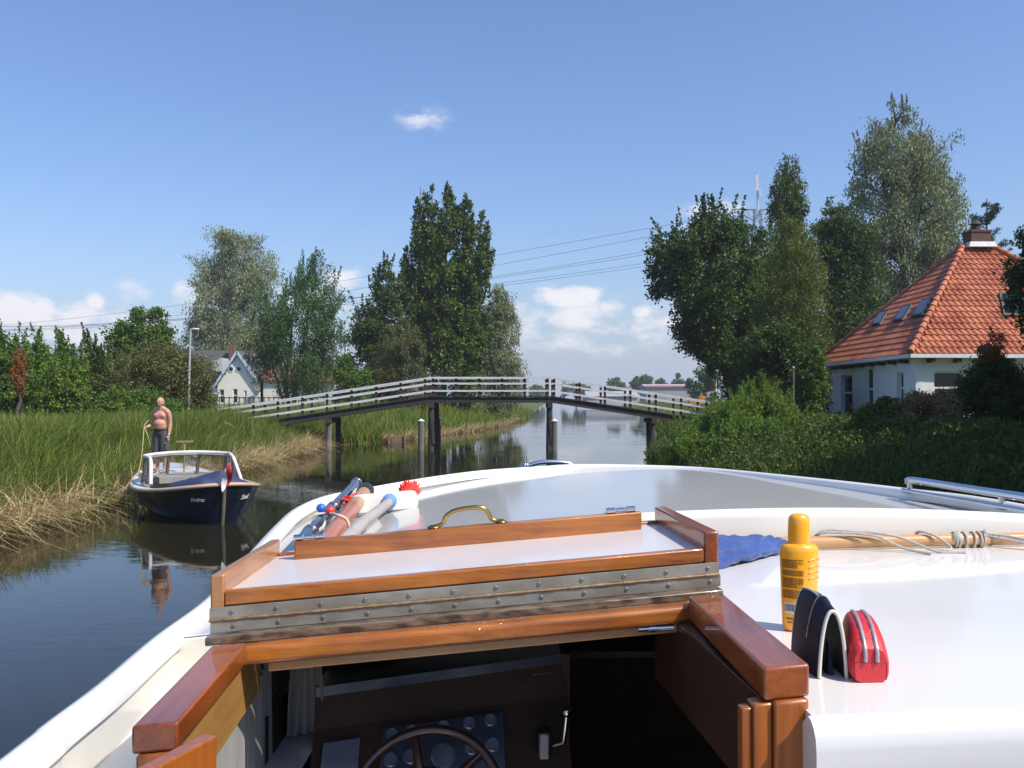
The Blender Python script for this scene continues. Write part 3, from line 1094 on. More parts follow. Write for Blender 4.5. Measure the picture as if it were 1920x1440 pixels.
# wooden boathook along the step, with rope turns
y0 = YW - 0.045
def bp_(x):
    return V(x, y0 - 0.004 * x, zcab(x, y0) + 0.019)
hook = thing('boathook', 'long varnished wooden pole lying along the foredeck step to the right', 'boathook', bp_(.72))
mb = MB()
mb.tube([bp_(.30), bp_(.64), bp_(1.0), bp_(1.5)], [.0155, .0155, .015, .0145], 16)
mb.build('shaft', wood('pole_wood', (0.42, 0.21, 0.075), (0.60, 0.33, 0.13), 'x', coat=0.5, coat_rough=0.15, scale=.8), hook, smooth=50)
mb = MB()
mb.tube([bp_(1.158), bp_(1.164)], .0166, 14)
mb.build('band', M['steel'], hook, smooth=50)
rope_m = mat('grey_rope', (0.60, 0.56, 0.50), (0.44, 0.41, 0.36), rough=0.85, scale=120, bump=0.5, bscale=400)
rp = thing('pole_rope', 'thin pale rope looped and knotted round the wooden pole on the right', 'rope', bp_(1.0))
mb = MB()
def deckp(x, y, h=.003):
    return V(x, y, zcab(x, y) + h)
l1 = [bp_(.735) + V(0, .02, .0), bp_(.75) + V(0, 0.0, .022), bp_(.80) + V(0, -.012, .024), bp_(.87) + V(0, -.03, .018), deckp(.93, y0 - .06, .01), deckp(.975, y0 - .10)]
l2 = [bp_(.74) + V(0, .02, .0), bp_(.76) + V(0, 0.005, .026), bp_(.83) + V(0, -.012, .026), bp_(.92) + V(0, -.03, .016), deckp(1.0, y0 - .075, .004), deckp(1.06, y0 - .09)]
l3 = [bp_(.985) + V(0, .02, .0), bp_(.99) + V(0, 0.0, .021), bp_(1.02) + V(0, -.018, .014), deckp(1.05, y0 - .04, .006), deckp(1.03, y0 - .055), deckp(1.005, y0 - .05)]
for l in (l1, l2, l3):
    mb.tube(spline(l, 6), 0.0034, 7)
for k in range(6):
    c = bp_(1.075 + .0135 * k + .006 * math.sin(k * 5))
    tl = .35 * math.sin(k * 3.1)
    mb.tube([c + V(.016 * tl * math.sin(a), .0185 * math.cos(a), .0185 * math.sin(a)) for a in [2 * math.pi * j / 14 for j in range(15)]], 0.0026, 6, cap=False)
mb.ell(bp_(1.078) + V(0, -.012, .008), (.014, .009, .012), 10, 7)
mb.ell(bp_(1.147) + V(0, -.008, .014), (.008, .008, .011), 10, 7)
mb.tube(spline([bp_(1.147) + V(0, -.01, .012), bp_(1.18) + V(0, -.02, .004), deckp(1.22, y0 - .06, .015), deckp(1.27, y0 - .12, .006), deckp(1.31, y0 - .17), deckp(1.40, y0 - .22)], 6), 0.0036, 7)
mb.tube(spline([bp_(1.15) + V(0, -.012, .016), bp_(1.19) + V(0, -.02, .01), deckp(1.235, y0 - .06, .02), deckp(1.285, y0 - .12, .008), deckp(1.33, y0 - .16), deckp(1.42, y0 - .20)], 6), 0.0036, 7)
mb.build('rope_turns', rope_m, rp, smooth=60)
# blue cloth bag over the end of the pole
mb = MB()
NR = 14
secs = []
rng = np.random.default_rng(3)
stops = [(.43, 2.02, .045, .060), (.47, 2.05, .043, .058), (.53, 2.09, .040, .052), (.575, 2.13, .036, .045), (.605, 2.16, .031, .036), (.63, 2.18, .026, .032), (.655, 2.19, .021, .025)]
rows = []
for i, (x, y, hz, hy) in enumerate(stops):
    r = []
    for k in range(NR * 2):
        a = math.pi * 2 * k / (NR * 2)
        wob = 1 + .09 * math.sin(5 * a + i * 1.7) + .05 * math.sin(9 * a + i)
        hz_ = hz * .72
        zz = zcab(x, y) + hz_ + hz_ * math.sin(a) * wob * .98
        if math.sin(a) < -.6:
            zz = zcab(x, y) + .003
        r.append(V(x + .008 * math.sin(3 * a + i), y + hy * math.cos(a) * wob, zz))
    rows.append(r + [r[0]])
mb.grid(rows)
bag = mb.build('cloth_bag', mat('blue_canvas', (0.016, 0.070, 0.30), (0.010, 0.045, 0.21), rough=0.85, scale=9, bump=0.4, bscale=260, sheen=.3), None, smooth=70)
m_ = bag.modifiers.new('sub', 'SUBSURF')
m_.levels = m_.render_levels = 2
tx = bpy.data.textures.new('folds', 'CLOUDS')
tx.noise_scale = .035
dm = bag.modifiers.new('folds', 'DISPLACE')
dm.texture = tx
dm.strength = .02
tag(bag, 'crumpled blue canvas cover over the pole end beside the hatch', 'cover')

# suncream bottle
bx, by = P(1499, 1190, 1.475).x, 1.475
bz = zcab(bx, by)
bot = thing('suncream_bottle', 'orange suncream bottle with tall rounded cap behind the glasses case', 'bottle', (bx, by, bz))
orange = mat('orange_plastic', (0.92, 0.40, 0.006), (0.89, 0.37, 0.005), rough=0.35, scale=3, coat=0.7, coat_rough=0.08, spec=.5)
mb = MB()
mb.lathe([(.022, 0), (.026, .003), (.0275, .012), (.0290, .05), (.0300, .09), (.0310, .118), (.0312, .128), (.030, .134), (.026, .139), (.018, .1405)], (bx, by, bz), 40, ex=1.0, ey=.72)
mb.build('bottle_body', orange, bot, smooth=50)
mb = MB()
mb.lathe([(.0175, .1395), (.0178, .155), (.0170, .175), (.0162, .1805), (.0142, .1845), (.0105, .1870), (.005, .1878)], (bx, by, bz), 32, ex=1.0, ey=.86)
mb.build('bottle_cap', orange, bot, smooth=50)
def on_body(a, h, out=.0006):
    """point of the bottle's skin at angle a from its front, height h"""
    prof = [(.012, .0275), (.05, .0290), (.09, .0300), (.118, .0310)]
    r = prof[0][1]
    for (h0, r0), (h1, r1) in zip(prof, prof[1:]):
        if h0 <= h <= h1:
            r = r0 + (r1 - r0) * (h - h0) / (h1 - h0)
    r += out
    return V(bx + r * math.sin(a), by - .72 * r * math.cos(a), bz + h)
def patch(mb, a0, a1, h0, h1, out=.0006, n=8):
    mb.grid([[on_body(a0 + (a1 - a0) * k / n, h0, out) for k in range(n + 1)], [on_body(a0 + (a1 - a0) * k / n, h1, out) for k in range(n + 1)]])
mb = MB()
rng = np.random.default_rng(8)
h = .116
A0, A1 = R(-72), R(0)
while h > .055:
    gap = .0052 if (abs(h - .104) < .0012 or abs(h - .092) < .0012 or abs(h - .072) < .001) else .00235
    a = A0
    end = A1 - (R(18) if rng.random() < .2 else 0)
    while a < end:
        w = R(rng.uniform(4, 13))
        patch(mb, a, min(end, a + w), h - .00165, h, n=2)
        a += w + R(1.6)
    h -= gap
mb.build('label_text', mat('brown_print', (0.22, 0.085, 0.012), rough=.4), bot, smooth=60, fix=False)
mb = MB()
patch(mb, R(-66), R(-14), .030, .047, .0005)
lb = mb.build('barcode_label', mat('label_white', (0.78, 0.77, 0.73), rough=.4), bot, smooth=60, fix=False)
mb = MB()
a = R(-63)
while a < R(-18):
    w = R(rng.uniform(.8, 2.4))
    patch(mb, a, a + w, .033, .045, .0009, n=1)
    a += w + R(rng.uniform(.9, 2.2))
mb.build('barcode', mat('print_black', (0.03, 0.03, 0.04), rough=.5), lb, smooth=60, fix=False)
mb = MB()
patch(mb, R(-60), R(-20), .020, .0225)
patch(mb, R(-55), R(-10), .0145, .0165)
mb.build('label_text', M['rubber'] if False else mat('brown_print_small', (0.30, 0.12, 0.015), rough=.4), bot, smooth=60, fix=False)
mb = MB()
for hh_ in (.115, .104, .095, .086):
    mb.tube([on_body(R(18 + 52 * k / 10), hh_ + .003 * math.sin(k * .31), .0004) for k in range(11)], .0016, 6)
mb.build('grip_ridge', orange, bot, smooth=60)

# folded glasses case: a stiff navy flap folded over into a narrow arch, white piping round both ends
cx0, cy0 = .4300, 1.222
cz0 = zcab(cx0, cy0)
case = thing('glasses_case', 'navy glasses case with white piping standing folded like an arch', 'glasses case', (cx0, cy0, cz0))
M['navy'] = mat('navy_fabric', (0.006, 0.008, 0.018), (0.009, 0.012, 0.026), rough=0.55, scale=60, bump=0.12, bscale=500, spec=.25)
M['piping'] = mat('white_piping', (0.72, 0.70, 0.60), (0.6, 0.58, 0.5), rough=0.6)
def arch(y, w, hgt, dx=0.0, n=28):
    o = []
    for k in range(n + 1):
        f = -1 + 2 * k / n
        x = w * f if abs(f) < .999 else w * f
        # steep sides, round top
        t = math.pi * k / n
        x = -w * (abs(math.cos(t)) ** .85) * (1 if math.cos(t) > 0 else -1) * (1 - .16 * math.sin(t))
        z = hgt * (math.sin(t) ** .95) if 0 < k < n else 0.0
        o.append(V(cx0 + dx + x, cy0 + y, cz0 + z + .0008))
    return o
rows, inner = [], []
for i in range(13):
    f = i / 12
    w = .0205 + .0035 * math.sin(math.pi * f)
    hgt = .092 + .010 * math.sin(math.pi * min(1, f * .8))
    rows.append(arch(.104 * f, w, hgt, -.003 * f))
    inner.append(arch(.104 * f, w - .0052, hgt - .0065, -.003 * f))
mb = MB()
mb.grid(rows)
mb.grid(inner)
mb.grid([rows[0], inner[0]])
mb.grid([rows[-1], inner[-1]])
mb.build('case_shell', M['navy'], case, smooth=60)
for rw, iw, dy in ((rows[0], inner[0], -.0012), (rows[-1], inner[-1], .0012)):
    mb = MB()
    mb.tube([a_.lerp(b_, .45) + V(0, dy, 0) for a_, b_ in zip(rw, iw)], .0026, 8)
    mb.build('piping', M['piping'], case, smooth=60)
# inner fold seen through the opening
mb = MB()
mb.grid([[V(cx0 - .003, cy0 + .02, cz0 + .001), V(cx0 - .001, cy0 + .02, cz0 + .07)], [V(cx0 + .004, cy0 + .095, cz0 + .001), V(cx0 + .001, cy0 + .095, cz0 + .07)]])
mb.sheet([[V(cx0 - .002, cy0 + .012, cz0 + .001), V(cx0 - .001, cy0 + .014, cz0 + .045)], [V(cx0 + .006, cy0 + .012, cz0 + .001), V(cx0 + .002, cy0 + .014, cz0 + .03)]], (0, .05, 0))
mb.build('inner_fold', M['navy'], case, smooth=0)
# zip over the arch and the grey edging of the after half
mb = MB()
for k in range(4, 21):
    q = rows[4][k].lerp(rows[5][k], .2)
    nrm_ = (q - V(cx0, q.y, cz0 + .04)).normalized()
    q2 = rows[4][k + 1].lerp(rows[5][k + 1], .2) if k < 20 else q
    for g_ in (0, .33, .66):
        mb.box(q.lerp(q2, g_) + nrm_ * .0012, (.0022, .0030, .0016))
mb.build('zip', M['chrome'], case, smooth=0)
grey_edge = mat('grey_edging', (0.42, 0.43, 0.46), (0.34, 0.35, 0.38), rough=.5)
mb = MB()
for off_k in (13, 17):
    mb.tube([rows[i][off_k] + V(0, 0, .0006) for i in range(5, 13)], .0019, 6)
mb.build('edging', grey_edge, case, smooth=60)

# red pouch
px_, py_ = P(1633, 1278, 1.20).x, 1.20
pz_ = zcab(px_, py_)
pou = thing('red_pouch', 'small red leather pouch with two pale zips beside the glasses case', 'pouch', (px_, py_, pz_))
red = mat('red_leather', (0.60, 0.022, 0.030), (0.50, 0.016, 0.024), rough=0.45, scale=30, bump=0.25, bscale=350, coat=.25, coat_rough=.25)
prof = []
def pouch_sec(y, kx, kz, n=36):
    o = []
    for k in range(n):
        a = 2 * math.pi * k / n
        c_, s_ = math.cos(a), math.sin(a)
        zz = (abs(s_) ** .5) * (1 if s_ > 0 else -1)
        xx = (abs(c_) ** .5) * (1 if c_ > 0 else -1)
        hz = .0335
        z = hz + zz * hz
        taper = 1.0 - .20 * max(0, (z / (2 * hz) - .5)) / .5
        o.append(V(px_ + xx * .0262 * kx * taper + .17 * y, py_ + y, pz_ + max(0.0005, .0 + z * kz)))
    return o
sec = [(0.0, .86, .66), (.003, .95, .72), (.010, 1.0, .80), (.024, 1.02, .95), (.045, 1.0, 1.08), (.065, .97, 1.13), (.085, .90, 1.12), (.096, .8, 1.02), (.100, .6, .8)]
rr = [pouch_sec(*q) for q in sec]
mb = MB()
mb.grid([r + [r[0]] for r in rr])
mb.add(rr[0], [tuple(range(36))])
mb.add(rr[-1], [tuple(range(35, -1, -1))])
mb.build('pouch_body', red, pou, smooth=60)
zipm = mat('pale_zip', (0.55, 0.45, 0.47), (0.42, 0.34, 0.36), rough=0.35, metal=.5, scale=200)
def pouch_top(y, xo, out=.001):
    for (a, b) in zip(sec, sec[1:]):
        if a[0] <= y <= b[0]:
            f = (y - a[0]) / (b[0] - a[0])
            kx, kz = a[1] + (b[1] - a[1]) * f, a[2] + (b[2] - a[2]) * f
            return V(px_ + xo * kx + .17 * y, py_ + y, pz_ + .067 * kz * (1 - .02 * (xo / .012) ** 2) + out)
for xo in (-.0075, .0080):
    mb = MB()
    mb.tube([V(px_ + xo, py_ - .0012, pz_ + .028), V(px_ + xo, py_ - .0014, pz_ + .040), V(px_ + xo, py_ + .001, pz_ + .0455), pouch_top(.006, xo, .000)] + [pouch_top(y, xo) for y in (.012, .03, .05, .07, .088)], .0030, 8)
    mb.build('zip', zipm, pou, smooth=60)
mb = MB()
mb.tube([V(px_ - .0205, py_ + .0002, pz_ + .004), V(px_ - .0215, py_ + .0002, pz_ + .027), V(px_ + .0215, py_ + .0002, pz_ + .027), V(px_ + .0205, py_ + .0002, pz_ + .004)], .0008, 6)
mb.build('seam', mat('dark_red_seam', (0.34, 0.01, 0.015), rough=.5), pou, smooth=60)

# curtains, cap and cloth inside the cabin
cloth = mat('curtain_cloth', (0.24, 0.235, 0.22), (0.18, 0.175, 0.165), rough=0.9, scale=8, stretch=(10, 10, .4), sheen=.2)
def curtain(name, a, b, ztop, zbot, folds, amp, label, flare=1.0):
    rows = []
    for i in range(9):
        f = i / 8
        row = []
        for k in range(folds * 8 + 1):
            g = k / (folds * 8)
            mid = a.lerp(b, .5)
            q = a.lerp(b, g)
            q = mid + (q - mid) * (1 + (flare - 1) * f)
            d = (b - a).normalized()
            nn_ = V(-d.y, d.x, 0)
            ph = g * folds * 2 * math.pi
            q = q + nn_ * (amp * (.6 + .5 * f) * math.sin(ph) + amp * .4 * math.sin(ph * .37 + 4 * f))
            row.append(V(q.x, q.y, ztop + (zbot - ztop) * f))
        rows.append(row)
    mb = MB()
    mb.sheet(rows, (0.002, 0.002, 0))
    o = mb.build(name, cloth, None, smooth=70)
    return tag(o, label, 'curtain')
curtain('curtain', V(-.438, 1.10, 0), V(-.480, 1.80, 0), EYE - .515, EYE - 1.2, 15, .007, 'long grey white curtain hanging along the port cabin side')
curtain('curtain', V(-.445, 1.84, 0), V(-.395, 1.87, 0), EYE - .52, EYE - .68, 4, .010, 'bunched white curtain hanging in front of the dashboard at the cabin corner', 1.35)
curtain('curtain', V(.36, 1.30, 0), V(.36, 1.46, 0), EYE - .60, EYE - 1.2, 5, .012, 'striped pale curtain hanging low behind the starboard hatch post')
mb = MB()
c = V(-.345, 2.07, EYE - .585)
mb.ell(c + V(0, 0, .03), (.058, .06, .045), 18, 10)
mb.lathe([(.055, 0), (.085, -.004), (.085, -.001), (.05, .01)], c + V(0.01, -.02, .02), 20)
tag(mb.build('sun_hat', cloth, None, smooth=60), 'crumpled white sun hat lying on the dark dashboard shelf', 'hat')

# ================================================================= water and land
def riv_l(y):
    return np.interp(y, [-80, 12, 36, 42.5, 45.5, 60, 72, 110, 212, 420, 620], [-8.5, -8.4, -8.5, -8.7, -6.6, -3.2, -.9, 2.2, 6.5, 16, 40])
def riv_r(y):
    return np.interp(y, [-80, 6, 24, 30, 34, 40, 60, 89, 116, 150, 212, 420, 620], [7.4, 6.6, 5.9, 5.4, 5.3, 6.6, 9.6, 13.8, 18.5, 21, 23, 30, 41])
def land_h(x, y):
    x, y = np.asarray(x, float), np.asarray(y, float)
    d = np.maximum(riv_l(y) - x, x - riv_r(y))
    t = np.clip(d / 5.5, 0, 1)
    h = 1.25 * t * t * (3 - 2 * t)
    h = np.where(d < 0, np.maximum(-1.1, d * .9), h + .02)
    h = h + np.where(d > 1, .06 * np.sin(x * .7 + 1.3) * np.cos(y * .53), 0)
    h = h - np.where(d > 0, np.clip((y - 60) / 140, 0, 1) * .45 * t, 0)
    return h

xs = np.concatenate([-np.geomspace(900, 24, 34), np.arange(-23, 26, 0.55), np.geomspace(27, 900, 34)])
ysg = np.concatenate([np.arange(-60, 6, 6), np.arange(6, 60, 1.0), np.geomspace(61, 2600, 70)])
gx, gy = np.meshgrid(xs, ysg)
gz = land_h(gx, gy)
nx, ny = len(xs), len(ysg)
ii = np.arange(nx * ny).reshape(ny, nx)
gf = np.stack([ii[:-1, :-1], ii[:-1, 1:], ii[1:, 1:], ii[1:, :-1]], -1).reshape(-1, 4)
M['soil'] = mat('meadow_ground', (0.055, 0.085, 0.022), (0.10, 0.12, 0.04), rough=0.95, scale=.5, bump=.5, bscale=6, spec=.1)
g = fast_mesh('ground', np.stack([gx, gy, gz], -1).reshape(-1, 3), gf, M['soil'], smooth=True)
kind(g, 'structure')

def water_mat():
    m, nt, b = newmat('river_water')
    N, L = nt.nodes.new, nt.links.new
    tc = N('ShaderNodeTexCoord')
    mp = N('ShaderNodeMapping')
    mp.inputs['Scale'].default_value = (1.0, 1.7, 1)
    L(tc.outputs['Object'], mp.inputs['Vector'])
    n1 = N('ShaderNodeTexNoise')
    n1.inputs['Scale'].default_value = 3.2
    n1.inputs['Detail'].default_value = 3
    L(mp.outputs[0], n1.inputs['Vector'])
    n2 = N('ShaderNodeTexNoise')
    n2.inputs['Scale'].default_value = .22
    n2.inputs['Detail'].default_value = 2
    L(mp.outputs[0], n2.inputs['Vector'])
    mr = N('ShaderNodeMapRange')
    mr.inputs['From Min'].default_value = .5
    mr.inputs['From Max'].default_value = .72
    mr.inputs['To Min'].default_value = .16
    mr.inputs['To Max'].default_value = 1.0
    L(n2.outputs['Fac'], mr.inputs['Value'])
    mu = N('ShaderNodeMath')
    mu.operation = 'MULTIPLY'
    L(n1.outputs['Fac'], mu.inputs[0])
    L(mr.outputs['Result'], mu.inputs[1])
    bp = N('ShaderNodeBump')
    bp.inputs['Strength'].default_value = .10
    bp.inputs['Distance'].default_value = .05
    L(mu.outputs[0], bp.inputs['Height'])
    L(bp.outputs[0], b.inputs['Normal'])
    n3 = N('ShaderNodeTexNoise')
    n3.inputs['Scale'].default_value = .12
    L(tc.outputs['Object'], n3.inputs['Vector'])
    mx = N('ShaderNodeMix')
    mx.data_type = 'RGBA'
    mx.inputs['A'].default_value = (0.022, 0.019, 0.008, 1)
    mx.inputs['B'].default_value = (0.010, 0.011, 0.008, 1)
    L(n3.outputs['Fac'], mx.inputs['Factor'])
    L(mx.outputs['Result'], b.inputs['Base Color'])
    b.inputs['Roughness'].default_value = .025
    b.inputs['IOR'].default_value = 1.33
    b.inputs['Specular IOR Level'].default_value = .5
    return m
mb = MB()
mb.add([(-120, -80, 0), (220, -80, 0), (220, 700, 0), (-120, 700, 0)], [(0, 1, 2, 3)])
kind(mb.build('water', water_mat(), None, smooth=0), 'structure')

# ================================================================= foliage builders
def unit(a):
    return a / np.maximum(np.linalg.norm(a, axis=-1, keepdims=True), 1e-9)

def leaf_quads(c, axis, size, aspect, rng):
    n = len(c)
    nrm = rng.normal(size=(n, 3))
    nrm[:, 2] += .5
    b = unit(np.cross(nrm, axis)) * (size * aspect)[:, None] * .5
    a = axis * size[:, None] * .5
    v = np.stack([c - a, c + b - a * .1, c + a, c - b - a * .1], 1).reshape(-1, 3)
    f = np.arange(4 * n).reshape(n, 4)
    return v, f

def crown_points(rows, Y, lobes, per, lobe_r, rng, depthk=.9, stretch=1.0, inner=.12):
    """leaf centres gathered in lobes that fill the outline (v, left u, right u) turned round its axis"""
    rows = sorted(rows)
    vv = np.array([r[0] for r in rows], float)
    ll = np.array([r[1] for r in rows], float)
    rr = np.array([r[2] for r in rows], float)
    vs_ = np.linspace(vv[0], vv[-1], 200)
    wd = np.interp(vs_, vv, rr) - np.interp(vs_, vv, ll)
    cdf = np.cumsum(wd + wd.max() * .06)
    cdf /= cdf[-1]
    v = np.interp(rng.random(lobes), cdf, vs_)
    l, r = np.interp(v, vv, ll), np.interp(v, vv, rr)
    hw = (r - l) / 2
    ph = rng.random(lobes) * 2 * math.pi
    rho = np.sqrt(rng.uniform(inner, 1, lobes))
    hwm = hw * Y / F
    Rl = np.minimum(lobe_r, .35 * hwm + .25 * lobe_r) * rng.uniform(.65, 1.25, lobes)
    k = np.maximum(hwm - Rl * .45, .05)
    x = ((l + r) / 2 - 960) * Y / F + np.cos(ph) * rho * k
    y = Y + np.sin(ph) * rho * k * depthk
    z = EYE + (747 - v) * Y / F
    C = np.stack([x, y, z], 1)
    n = np.maximum(8, (per * (Rl / lobe_r) ** 1.6)).astype(int)
    idx = np.repeat(np.arange(lobes), n)
    # finer sprays inside each lobe
    sp = unit(rng.normal(size=(lobes, 9, 3))) * rng.uniform(.35, 1.0, (lobes, 9, 1))
    pick = rng.integers(0, 9, len(idx))
    off = sp[idx, pick] * Rl[idx][:, None] * .95 + rng.normal(size=(len(idx), 3)) * (Rl[idx] * .2)[:, None]
    off[:, 2] *= stretch
    return C[idx] + off, C, Rl

def make_tree(name, label, Y, rows, trunks, mt, bark, lobes=40, per=260, lobe_r=1.0, size=.2, aspect=.55, mode='round', seed=1, depthk=.9, stretch=1.0, group=None, limbs=26, cat='tree', base=None, limb_r=.05, shoots=0, shoot_len=1.0):
    """rows: crown outline in the photograph at distance Y; trunks: [(u base, v base, u top, v top, radius)]"""
    rng = np.random.default_rng(seed)
    u0 = trunks[0][0]
    bx_ = (u0 - 960) * Y / F
    bz_ = float(land_h(bx_, Y)) - .05
    root = thing(name, label, cat, (bx_, Y, bz_), group)
    pts, C, Rl = crown_points(rows, Y, int(lobes * 1.25), int(per * 1.75), lobe_r, rng, depthk, stretch)
    if shoots:
        # leading twigs that break the outline, thickly set with leaves
        w_ = np.maximum(C[:, 2] - np.quantile(C[:, 2], .2), .01) ** 1.2
        si = rng.choice(len(C), shoots, p=w_ / w_.sum())
        dirs = np.stack([(C[si, 0] - C[:, 0].mean()) / max(C[:, 0].std(), .1) * .22 + rng.normal(size=shoots) * .18, rng.normal(size=shoots) * .2, np.full(shoots, 1.0)], 1)
        ln_ = shoot_len * rng.uniform(.6, 1.3, shoots) + Rl[si]
        t_ = rng.uniform(.3, 1.0, (shoots, 60))
        sp_pts = C[si][:, None] + unit(dirs)[:, None] * (ln_[:, None] * t_)[:, :, None] + rng.normal(size=(shoots, 60, 3)) * (.16 * shoot_len * (1.08 - t_))[:, :, None]
        pts = np.concatenate([pts, sp_pts.reshape(-1, 3)])
    pts = pts[pts[:, 2] > land_h(pts[:, 0], pts[:, 1]) + .05]
    n = len(pts)
    ax = rng.normal(size=(n, 3))
    if mode == 'up':
        ax[:, 2] += 1.6
    elif mode == 'droop':
        ax[:, 2] -= 2.2
    else:
        ax[:, 2] -= .3
    ax = unit(ax)
    sz = .86 * size * rng.uniform(.6, 1.3, n)
    v, f = leaf_quads(pts, ax, sz, np.full(n, aspect), rng)
    fast_mesh('crown' if cat == 'tree' else 'foliage', v, f, mt, root)
    mb = MB()
    stems = []
    for (ub, vb, ut, vt, r) in trunks:
        a = P(ub, vb, Y)
        a = V(a.x, Y, bz_ if ub == u0 else float(land_h(a.x, Y)) - .05)
        b = P(ut, vt, Y)
        path = [a]
        for k in range(1, 6):
            q = a.lerp(b, k / 6)
            w = (b - a).length * .018
            path.append(q + V(rng.normal() * w, rng.normal() * w, 0))
        path.append(b)
        path = spline(path, 3)
        rr_ = [r * (1 - .86 * k / (len(path) - 1)) + (.35 * r if k == 0 else 0) for k in range(len(path))]
        mb.tube(path, rr_, 8)
        stems.append(path)
    order = rng.permutation(len(C))[:limbs]
    for i in order:
        c = Vector(C[i])
        st = min(stems, key=lambda s: min((V(q.x, q.y, 0) - V(c.x, c.y, 0)).length for q in s))
        cand = [q for q in st if q.z < c.z - .15 * (c - q).length] or [st[0]]
        a = min(cand, key=lambda q: (q - c).length + .6 * abs((c.z - q.z) - .8 * (V(q.x, q.y, 0) - V(c.x, c.y, 0)).length))
        mid = a.lerp(c, .5) + V(0, 0, (.12 if mode != 'up' else -.1) * (c - a).length)
        L_ = (c - a).length
        mb.tube([a, a.lerp(mid, .5) + V(rng.normal(), rng.normal(), 0) * L_ * .03, mid, mid.lerp(c, .55) + V(rng.normal(), rng.normal(), 0) * L_ * .03, c], [limb_r, limb_r * .85, limb_r * .65, limb_r * .45, limb_r * .2], 5)
    mb.build('trunk' if cat == 'tree' else 'stems', bark, root, smooth=60)
    return root

def blades(bases, h, lean, w, mt, name, rng, label=None, k=3, curve=1.0):
    """bases n x 3, heights n, lean n x 2 (sideways reach as a share of the height), widths n"""
    n = len(bases)
    side = rng.normal(size=(n, 2))
    side /= np.linalg.norm(side, axis=1, keepdims=True)
    vs_ = []
    for j in range(k + 1):
        t = j / k
        rise = t - .35 * curve * t * t * np.linalg.norm(lean, axis=1)
        c = bases + np.concatenate([lean * (h * t ** 1.8)[:, None] if np.isscalar(t) is False else lean * (h * t ** 1.8)[:, None], (h * rise)[:, None]], 1)
        ww = w * (1 - t ** 1.5) * .5 + w * .04
        s = np.concatenate([side * ww[:, None], np.zeros((n, 1))], 1)
        vs_ += [c - s, c + s]
    v = np.stack(vs_, 1)
    m_ = 2 * (k + 1)
    f0 = np.array([[2 * j, 2 * j + 1, 2 * j + 3, 2 * j + 2] for j in range(k)])
    f = (np.arange(n)[:, None, None] * m_ + f0[None]).reshape(-1, 4)
    o = fast_mesh(name, v.reshape(-1, 3), f, mt)
    kind(o, 'stuff')
    return o

LM = {}
LM['willow_grey'] = leafmat('silver_willow_leaf', [(0.075, 0.10, 0.055), (0.12, 0.15, 0.085), (0.20, 0.235, 0.15)], .25)
LM['poplar'] = leafmat('poplar_leaf', [(0.028, 0.055, 0.012), (0.05, 0.085, 0.018), (0.085, 0.125, 0.03)], .25, .4)
LM['dark'] = leafmat('dark_leaf', [(0.022, 0.048, 0.012), (0.038, 0.07, 0.018), (0.065, 0.10, 0.028)], .25, .42)
LM['mid'] = leafmat('mid_green_leaf', [(0.035, 0.075, 0.014), (0.055, 0.105, 0.020), (0.09, 0.145, 0.030)], .3)
LM['bright'] = leafmat('fresh_leaf', [(0.05, 0.095, 0.016), (0.08, 0.14, 0.024), (0.13, 0.195, 0.04)], .35)
LM['feather'] = leafmat('ash_leaf', [(0.026, 0.065, 0.020), (0.042, 0.09, 0.028), (0.075, 0.125, 0.045)], .3)
LM['olive'] = leafmat('olive_brown_leaf', [(0.05, 0.065, 0.022), (0.08, 0.09, 0.034), (0.11, 0.12, 0.05)], .3)
LM['birch'] = leafmat('birch_leaf', [(0.045, 0.075, 0.016), (0.075, 0.105, 0.024), (0.12, 0.145, 0.04)], .35)
LM['rust'] = leafmat('rusty_leaf', [(0.14, 0.055, 0.02), (0.20, 0.085, 0.035), (0.13, 0.10, 0.03)], .3)
LM['conifer'] = leafmat('cedar_needle', [(0.012, 0.035, 0.022), (0.022, 0.05, 0.032), (0.04, 0.07, 0.05)], .1)
LM['bush'] = leafmat('willow_bush_leaf', [(0.055, 0.11, 0.02), (0.09, 0.16, 0.03), (0.15, 0.225, 0.05)], .4)
LM['pink'] = leafmat('pinkish_bloom_leaf', [(0.10, 0.12, 0.035), (0.16, 0.135, 0.065), (0.34, 0.22, 0.15)], .3)
LM['reed'] = leafmat('reed_blade', [(0.048, 0.09, 0.014), (0.082, 0.135, 0.022), (0.12, 0.165, 0.038), (0.09, 0.135, 0.026), (0.20, 0.175, 0.075)], .35)
LM['straw'] = leafmat('dry_reed', [(0.22, 0.17, 0.095), (0.32, 0.26, 0.155), (0.42, 0.35, 0.23), (0.15, 0.16, 0.06)], .25)
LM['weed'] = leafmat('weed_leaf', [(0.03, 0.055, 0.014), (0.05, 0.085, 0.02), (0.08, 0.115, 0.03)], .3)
LM['far'] = leafmat('far_leaf', [(0.05, 0.08, 0.04), (0.07, 0.105, 0.055), (0.10, 0.14, 0.07)], .25)
BK = mat('bark', (0.085, 0.065, 0.048), (0.045, 0.035, 0.027), rough=.9, scale=6, stretch=(3, 3, .4), bump=.6, bscale=14)
BKG = mat('grey_bark', (0.17, 0.155, 0.13), (0.09, 0.08, 0.066), rough=.9, scale=6, stretch=(3, 3, .4), bump=.5, bscale=14)

